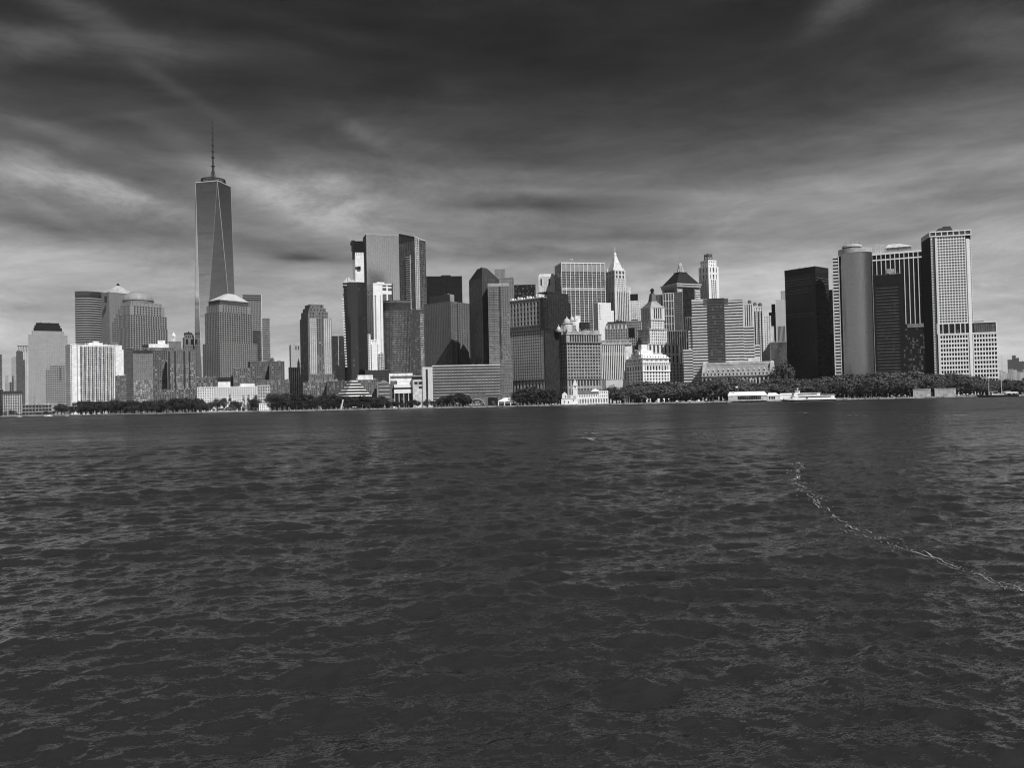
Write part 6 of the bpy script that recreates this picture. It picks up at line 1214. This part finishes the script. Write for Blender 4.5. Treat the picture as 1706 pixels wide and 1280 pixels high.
for i in range(46):
    px = 20+i*36.5; D = float(shoreD(px))+4; X = pt(px, 670, D)[0]; o = bpy.data.objects.new('street_lamp', lme); COL.objects.link(o); o.location = (X, D, GZ+.06); later(o, px, 'small pale lamp post', 'street lamp', 'promenade lamp posts')
px = 580; 
b = Bld('sculpture', 'tall leaning white sculpture on the quay below the pyramid pavilion', 568.5, 568.5, 572, 666, 1190, 0, 2, 'sculpture'); m = MB(); m.frus([(-1.6, 0), (.4, 0), (.4, 1), (-1.6, 1)], [(.6, 0), (2.4, 0), (2.4, 1), (.6, 1)], 0, b.H*.6); m.frus([(.6, 0), (2.4, 0), (2.4, 1), (.6, 1)], [(1.6, 0), (3.4, 0), (3.4, 1), (1.6, 1)], b.H*.6, b.H); b.part(m, 'column', W(.6)); m = MB(); m.box(-2.5, 1.5, -.8, 1.8, 0, .5); b.part(m, 'plinth', W(.3))
# mooring piles along the seawall
pmb = MB(); pmb.lathe(0, 0, [(.28, -3), (.26, 2.9), (.2, 3.1)], 8); pme = pmb.mesh('mooring_pile'); pme.materials.append(W(.05))
for i in range(70):
    px = 15+i*24.3+R.uniform(-8, 8); D = float(shoreD(px))-1.1; X = pt(px, 680, D)[0]; o = bpy.data.objects.new('mooring_pile', pme); COL.objects.link(o); o.location = (X, D, R.uniform(-.6, .3)); later(o, px, 'dark mooring pile at the seawall', 'pile', 'mooring piles at the seawall')
# people: one continuous body each
def person_mesh(seed, coat, sit=False):
    q = random.Random(seed); me = bpy.data.meshes.new('person'); st_ = q.uniform(.08, .25)
    vs = [(0, 0, .92), (0, 0, 1.15), (0, 0, 1.42), (0, .01, 1.52), (0, 0, 1.62), (0, 0, 1.74), (.1, 0, .88), (.12, -st_, .48), (.13, -st_*.4, .06), (.13, -st_-.12, .03), (-.1, 0, .88), (-.12, st_, .48), (-.13, st_*1.1, .06), (-.13, st_-.1, .03), (.19, 0, 1.4), (.26, .04, 1.12), (.24, -.12, .88), (-.19, 0, 1.4), (-.26, -.02, 1.12), (-.24, -.14, .9)]
    es = [(0, 1), (1, 2), (2, 3), (3, 4), (4, 5), (0, 6), (6, 7), (7, 8), (8, 9), (0, 10), (10, 11), (11, 12), (12, 13), (2, 14), (14, 15), (15, 16), (2, 17), (17, 18), (18, 19)]
    rr = [.15, .15, .16, .06, .1, .09, .09, .065, .05, .04, .09, .065, .05, .04, .07, .045, .035, .07, .045, .035]
    me.from_pydata(vs, es, []); o = bpy.data.objects.new('person', me); COL.objects.link(o); md = o.modifiers.new('s', 'SKIN')
    for i, r in enumerate(rr): me.skin_vertices[0].data[i].radius = (r, r*.75)
    me.skin_vertices[0].data[0].use_root = True
    dg = bpy.context.evaluated_depsgraph_get(); n2 = bpy.data.meshes.new_from_object(o.evaluated_get(dg)); bpy.data.objects.remove(o); n2.materials.clear(); n2.materials.append(coat); return n2
pm = [person_mesh(i, W(g)) for i, g in enumerate((.8, .06, .3, .7, .12, .55))]
def folk(x0, x1, n_, label, group):
    for i in range(n_):
        px = R.uniform(x0, x1); D = float(shoreD(px))+R.uniform(2.6, 10); X = pt(px, 670, D)[0]; ci = R.randrange(6); o = bpy.data.objects.new('person', pm[ci]); COL.objects.link(o); o.location = (X, D, GZ+.06); o.rotation_euler = (0, 0, R.uniform(0, 6.28)); later(o, px, 'person in %s clothes' % ('white', 'black', 'dark grey', 'pale', 'dark', 'light grey')[ci], 'person', group)
folk(120, 450, 24, 'person walking on the promenade below the left tree belt', 'people on the left promenade'); folk(480, 800, 50, 'person on the promenade between the pyramid pavilion and the event tent', 'people on the centre promenade'); folk(800, 930, 16, 'person near the event tent on the quay', 'people near the event tent')
folk(1015, 1215, 50, 'person on the park quay between the pier house and the white pavilions', 'people on the park quay'); folk(1392, 1520, 70, 'person in the waiting crowd right of the ferry', 'crowd right of the ferry'); folk(560, 700, 30, 'person', 'people below the white stacked building'); folk(1594, 1640, 18, 'person on the quay between the pale sheds and the schooner', 'people near the schooner')
# cars and vans on the quay
def vehicle(van, g):
    rt = empty('parked_van' if van else 'parked_car', (0, 0, 0)); paint = W(g, .05, .3); L_, H_, w_ = (5.6, 2.3, 2.0) if van else (4.5, 1.45, 1.8); h0 = .35
    def prof(pts, y0, y1):
        m = MB(); n_ = len(pts); m.v = [(x, y0, z) for x, z in pts]+[(x, y1, z) for x, z in pts]; m.f = [tuple(range(n_)), tuple(range(2*n_-1, n_-1, -1))]+[(i, i+n_, n_+(i+1) % n_, (i+1) % n_) for i in range(n_)]; return m
    body = [(0, h0), (L_, h0), (L_, .95), (L_-.9, 1.05), (L_-1.7, H_), (.15, H_), (0, 1.2)] if van else [(0, h0), (L_, h0), (L_, .8), (L_-1.1, .95), (L_-1.9, H_), (1.0, H_), (.25, .98), (0, .85)]
    prof(body, 0, w_).build('body', paint, rt); gl = [(L_-1.75, H_-.12), (.9 if not van else 2.6, H_-.12), (.55 if not van else 2.6, 1.05), (L_-1.15, 1.05)]
    prof(gl[::-1], -.02, w_+.02).build('side_windows', GD, rt)
    for x in (.85, L_-.95):
        for y in (0, w_-.22):
            m = MB(); n_ = 10; m.v = [(x+.34*math.cos(t*.628), y+d, .34+.34*math.sin(t*.628)) for d in (-.03, .25) for t in range(n_)]; m.f = [tuple(range(n_)), tuple(range(2*n_-1, n_-1, -1))]+[(i, (i+1) % n_, n_+(i+1) % n_, n_+i) for i in range(n_)]; m.build('wheel', W(.02), rt)
    return rt
def cp(o, parent=None):
    c = o.copy(); COL.objects.link(c); c.parent = parent
    for ch in o.children: cp(ch, c)
    return c
vp = [vehicle(False, .8), vehicle(True, .85), vehicle(False, .1), vehicle(False, .4)]; used = set()
for i, px in enumerate((1126, 1130.5, 1136, 1141, 1147, 1153, 1160, 1166, 1173, 1180, 1192, 1199, 655, 664, 671, 690, 700, 1402, 1410, 1600, 1608, 1616, 1626)):
    w_ = [1, 0, 2, 0, 1, 3, 0, 1, 0, 2, 0, 3][i % 12]; o = vp[w_] if w_ not in used else cp(vp[w_]); used.add(w_)
    D = float(shoreD(px))+16; X = pt(px, 665, D)[0]; o.location = (X, D, GZ); o.rotation_euler = (0, 0, math.atan2(-X, D)+R.choice((0, math.pi))+R.uniform(-.1, .1))
    place = 'below the park trees left of the long white pavilion' if 1100 < px < 1210 else 'before the white stacked building' if px < 800 else 'right of the ferry' if px < 1500 else 'near the pale quay sheds'
    kind_ = ['white car', 'white van', 'black car', 'grey car'][w_]; later(o, px, kind_+' parked on the quay', 'van' if w_ == 1 else 'car', kind_+'s parked '+place)
# ================================================================ BOATS
def hullmesh(L_, bw, h, sheer=.3, stern=.8):
    m = MB(); n_ = 14; rg = []
    for i in range(n_+1):
        t = i/n_; w_ = bw*.5*min(1, (1-(1-t)**2.2)/.75 if t < .5 else 1)*(1 if t < .8 else 1-(t-.8)/.2*(1-stern)); w_ = max(w_, .05); zt = h+sheer*h*(1-t)**3+sheer*.3*h*max(0, t-.7); x = L_*t
        rg.append([(x-(.06*L_*(1-t)**4), -w_, zt), (x+.03*L_*(1-t)**3, -w_*.75, -.8), (x+.03*L_*(1-t)**3, w_*.75, -.8), (x-(.06*L_*(1-t)**4), w_, zt)])
    for r in rg: m.v += r
    for i in range(n_):
        a = i*4
        for j in range(3): m.f.append((a+j, a+j+1, a+5+j, a+4+j))
        m.f.append((a+3, a, a+4, a+7))
    m.f += [(3, 2, 1, 0), tuple(range(n_*4, n_*4+4))]; return m
x0, x1 = 1304, 1391; D = 1066; X0, _ = pt(x0, 665, D); X1, _ = pt(x1, 665, D); L_ = X1-X0
rt = empty('passenger_ferry', (X0, D, 0)); tag(rt, 'white two-decked passenger ferry with dark hull, moored at the park quay', 'ferry')
rt.scale = (1, 1, 1.28); hullmesh(L_, 11, 1.3, .5).build('hull', W(.03), rt); m = MB(); m.prism([(L_*.04, -.3), (L_*.2, -4.6), (L_, -4.6), (L_, 4.6), (L_*.2, 4.6), (L_*.04, .3)], 1.3, 2.6); m.build('bulwark', white2, rt)
m = MB(); m.prism([(L_*.17, -3.5), (L_*.24, -4.3), (L_*.97, -4.3), (L_*.97, 4.3), (L_*.24, 4.3), (L_*.17, 3.5)], 2.6, 5.3); m.build('main_deck_cabin', white2, rt); m = MB(); m.box(L_*.28, L_*.9, -4.4, -4.2, 3.5, 4.4); m.build('window_strip', GD, rt)
m = MB(); m.box(L_*.2, L_*.7, -3.8, 3.8, 5.3, 7.8); m.build('upper_deck_cabin', white2, rt); m = MB(); m.box(L_*.27, L_*.64, -3.95, -3.7, 6.2, 7.1); m.build('window_strip', GD, rt); m = MB(); m.box(L_*.18, L_*.99, -4.6, 4.6, 5.1, 5.4); m.box(L_*.19, L_*.72, -4.1, 4.1, 7.8, 8.1); m.build('deck_edge', white2, rt)
m = MB(); m.box(L_*.23, L_*.32, -2.4, 2.4, 8.1, 10.2); m.build('wheelhouse', white2, rt); m = MB(); m.box(L_*.225, L_*.3, -2.5, 2.5, 9, 9.7); m.build('wheelhouse_window', GD, rt); m = MB(); m.bar((L_*.29, 0, 10.2), (L_*.29, 0, 13.5), .25, .1); m.bar((L_*.27, 0, 12.4), (L_*.31, 0, 12.4), .3); m.lathe(L_*.29, 0, [(.6, 11), (.6, 11.5)], 8); m.build('mast', W(.7), rt)
m = MB(); n_ = 14; m.v = [(L_*.44+1.1*math.cos(t*.449), yy_, 3.2+1.1*math.sin(t*.449)) for yy_ in (-4.75, -4.45) for t in range(n_)]; m.f = [tuple(range(n_)), tuple(range(2*n_-1, n_-1, -1))]+[(i, (i+1) % n_, n_+(i+1) % n_, n_+i) for i in range(n_)]; m.build('round_emblem', W(.05), rt)
m = MB(); [m.bar((L_*.72+i*1.4, -4.2, 5.4), (L_*.72+i*1.4, -4.2, 6.5), .05) for i in range(12)]; m.bar((L_*.72, -4.2, 6.5), (L_*.97, -4.2, 6.5), .06); m.build('railing', W(.7), rt)
x0, x1 = 1629, 1696; D = 1058; X0, _ = pt(x0, 660, D); X1, _ = pt(x1, 660, D); L_ = X1-X0
rt = empty('sailing_ship', (X0, D, 0)); tag(rt, 'black two-masted sailing ship with a white deckhouse and awning, sails down, at the right', 'ship')
hullmesh(L_, 8, 2.4, .45, .6).build('hull', W(.02), rt); m = MB(); m.box(L_*.33, L_*.62, -2.3, 2.3, 2.6, 4.4); m.build('deckhouse', white2, rt); m = MB(); m.frus([(L_*.68, -3), (L_*.98, -3), (L_*.98, 3), (L_*.68, 3)], [(L_*.66, -1), (L_*.98, -1), (L_*.98, 1), (L_*.66, 1)], 4.6, 5.9); [m.bar((L_*t, s_*2.7, 2), (L_*t, s_*2.7, 4.6), .1) for t in (.7, .95) for s_ in (-1, 1)]; m.build('awning', W(.7), rt)
m = MB(); m.box(L_*.36, L_*.6, -2.4, -2.2, 3.1, 3.8); m.build('window_strip', GD, rt)
for px, yt in ((1647.5, 627), (1669, 620)):
    X, Z = pt(px, 655, D); m = MB(); m.bar((X-X0, 0, 2), (X-X0, 0, pt(px, yt, D)[1]), .28, .16); m.bar((X-X0+.3, 0, 6), (X-X0+11, 0, 7.2), .2, .12); m.build('mast', W(.75), rt)
    m = MB(); zt = pt(px, yt, D)[1]; [m.bar((X-X0, 0, zt-2), (X-X0+dx_, s_*3.2, 2.5), .045) for dx_ in (-2, 1.5) for s_ in (-1, 1)]; m.bar((X-X0, 0, zt-1), (X-X0-11, 0, 3.2), .05); m.build('rigging', W(.3), rt)
m = MB(); m.bar((L_*.02, 0, 3.4), (-L_*.09, 0, 4.8), .2, .08); m.build('bowsprit', W(.4), rt)
# small craft at left
for px, lb, g, s_ in ((74, 'small white motorboat moored before the low grey waterfront block at far left', .85, 1.35), (28, 'small white motorboat on the water at the far left edge', .7, .9), (108, 'tiny pale launch by the quay under the dark rounded tree', .6, .7)):
    D = float(shoreD(px))-9; X, _ = pt(px, 690, D); rt = empty('motorboat', (X, D, 0)); rt.scale = (s_,)*3; tag(rt, lb, 'boat'); hullmesh(9, 3, 1.1, .5).build('hull', W(g), rt); m = MB(); m.frus([(3, -1.1), (7, -1.1), (7, 1.1), (3, 1.1)], [(3.9, -.9), (6.6, -.9), (6.6, .9), (3.9, .9)], 1.1, 2.2); m.build('cabin', W(g), rt); m = MB(); m.box(4.0, 6.4, -1.02, -.9, 1.45, 1.95); m.build('cabin_window', dark, rt)
# pale pole by the low grey block at far left
for px, yt, lb in ((57, 654, 'tall thin pole rising in front of the low grey waterfront block'), (9, 676, 'thin pole at the quay edge at far left')):
    D = float(shoreD(px))+5; X, Z = pt(px, yt, D); m = MB(); m.bar((0, 0, 0), (0, 0, Z-GZ), .22, .12); m.box(-.5, .5, -.5, .5, 0, .6); m.lathe(0, 0, [(.25, Z-GZ), (.1, Z-GZ+.5)], 6); o = m.build('signal_pole', W(.08)); o.location = (X, D, GZ); tag(o, lb, 'pole')

flush()
# ================================================================ AIR
m = MB(); m.box(-7000, 7000, -2500, 6500, -3, 620); hz = m.build('haze', None)
hm = bpy.data.materials.new('haze'); hm.use_nodes = True; hm.node_tree.nodes.clear()
pv = hm.node_tree.nodes.new('ShaderNodeVolumePrincipled'); pv.inputs['Color'].default_value = (.8, .8, .8, 1); pv.inputs['Density'].default_value = 2.0e-5
ho = hm.node_tree.nodes.new('ShaderNodeOutputMaterial'); hm.node_tree.links.new(pv.outputs[0], ho.inputs['Volume'])
hz.data.materials.clear(); hz.data.materials.append(hm); tag(hz, 'thin pale summer haze over the harbour', 'haze', kind='stuff')
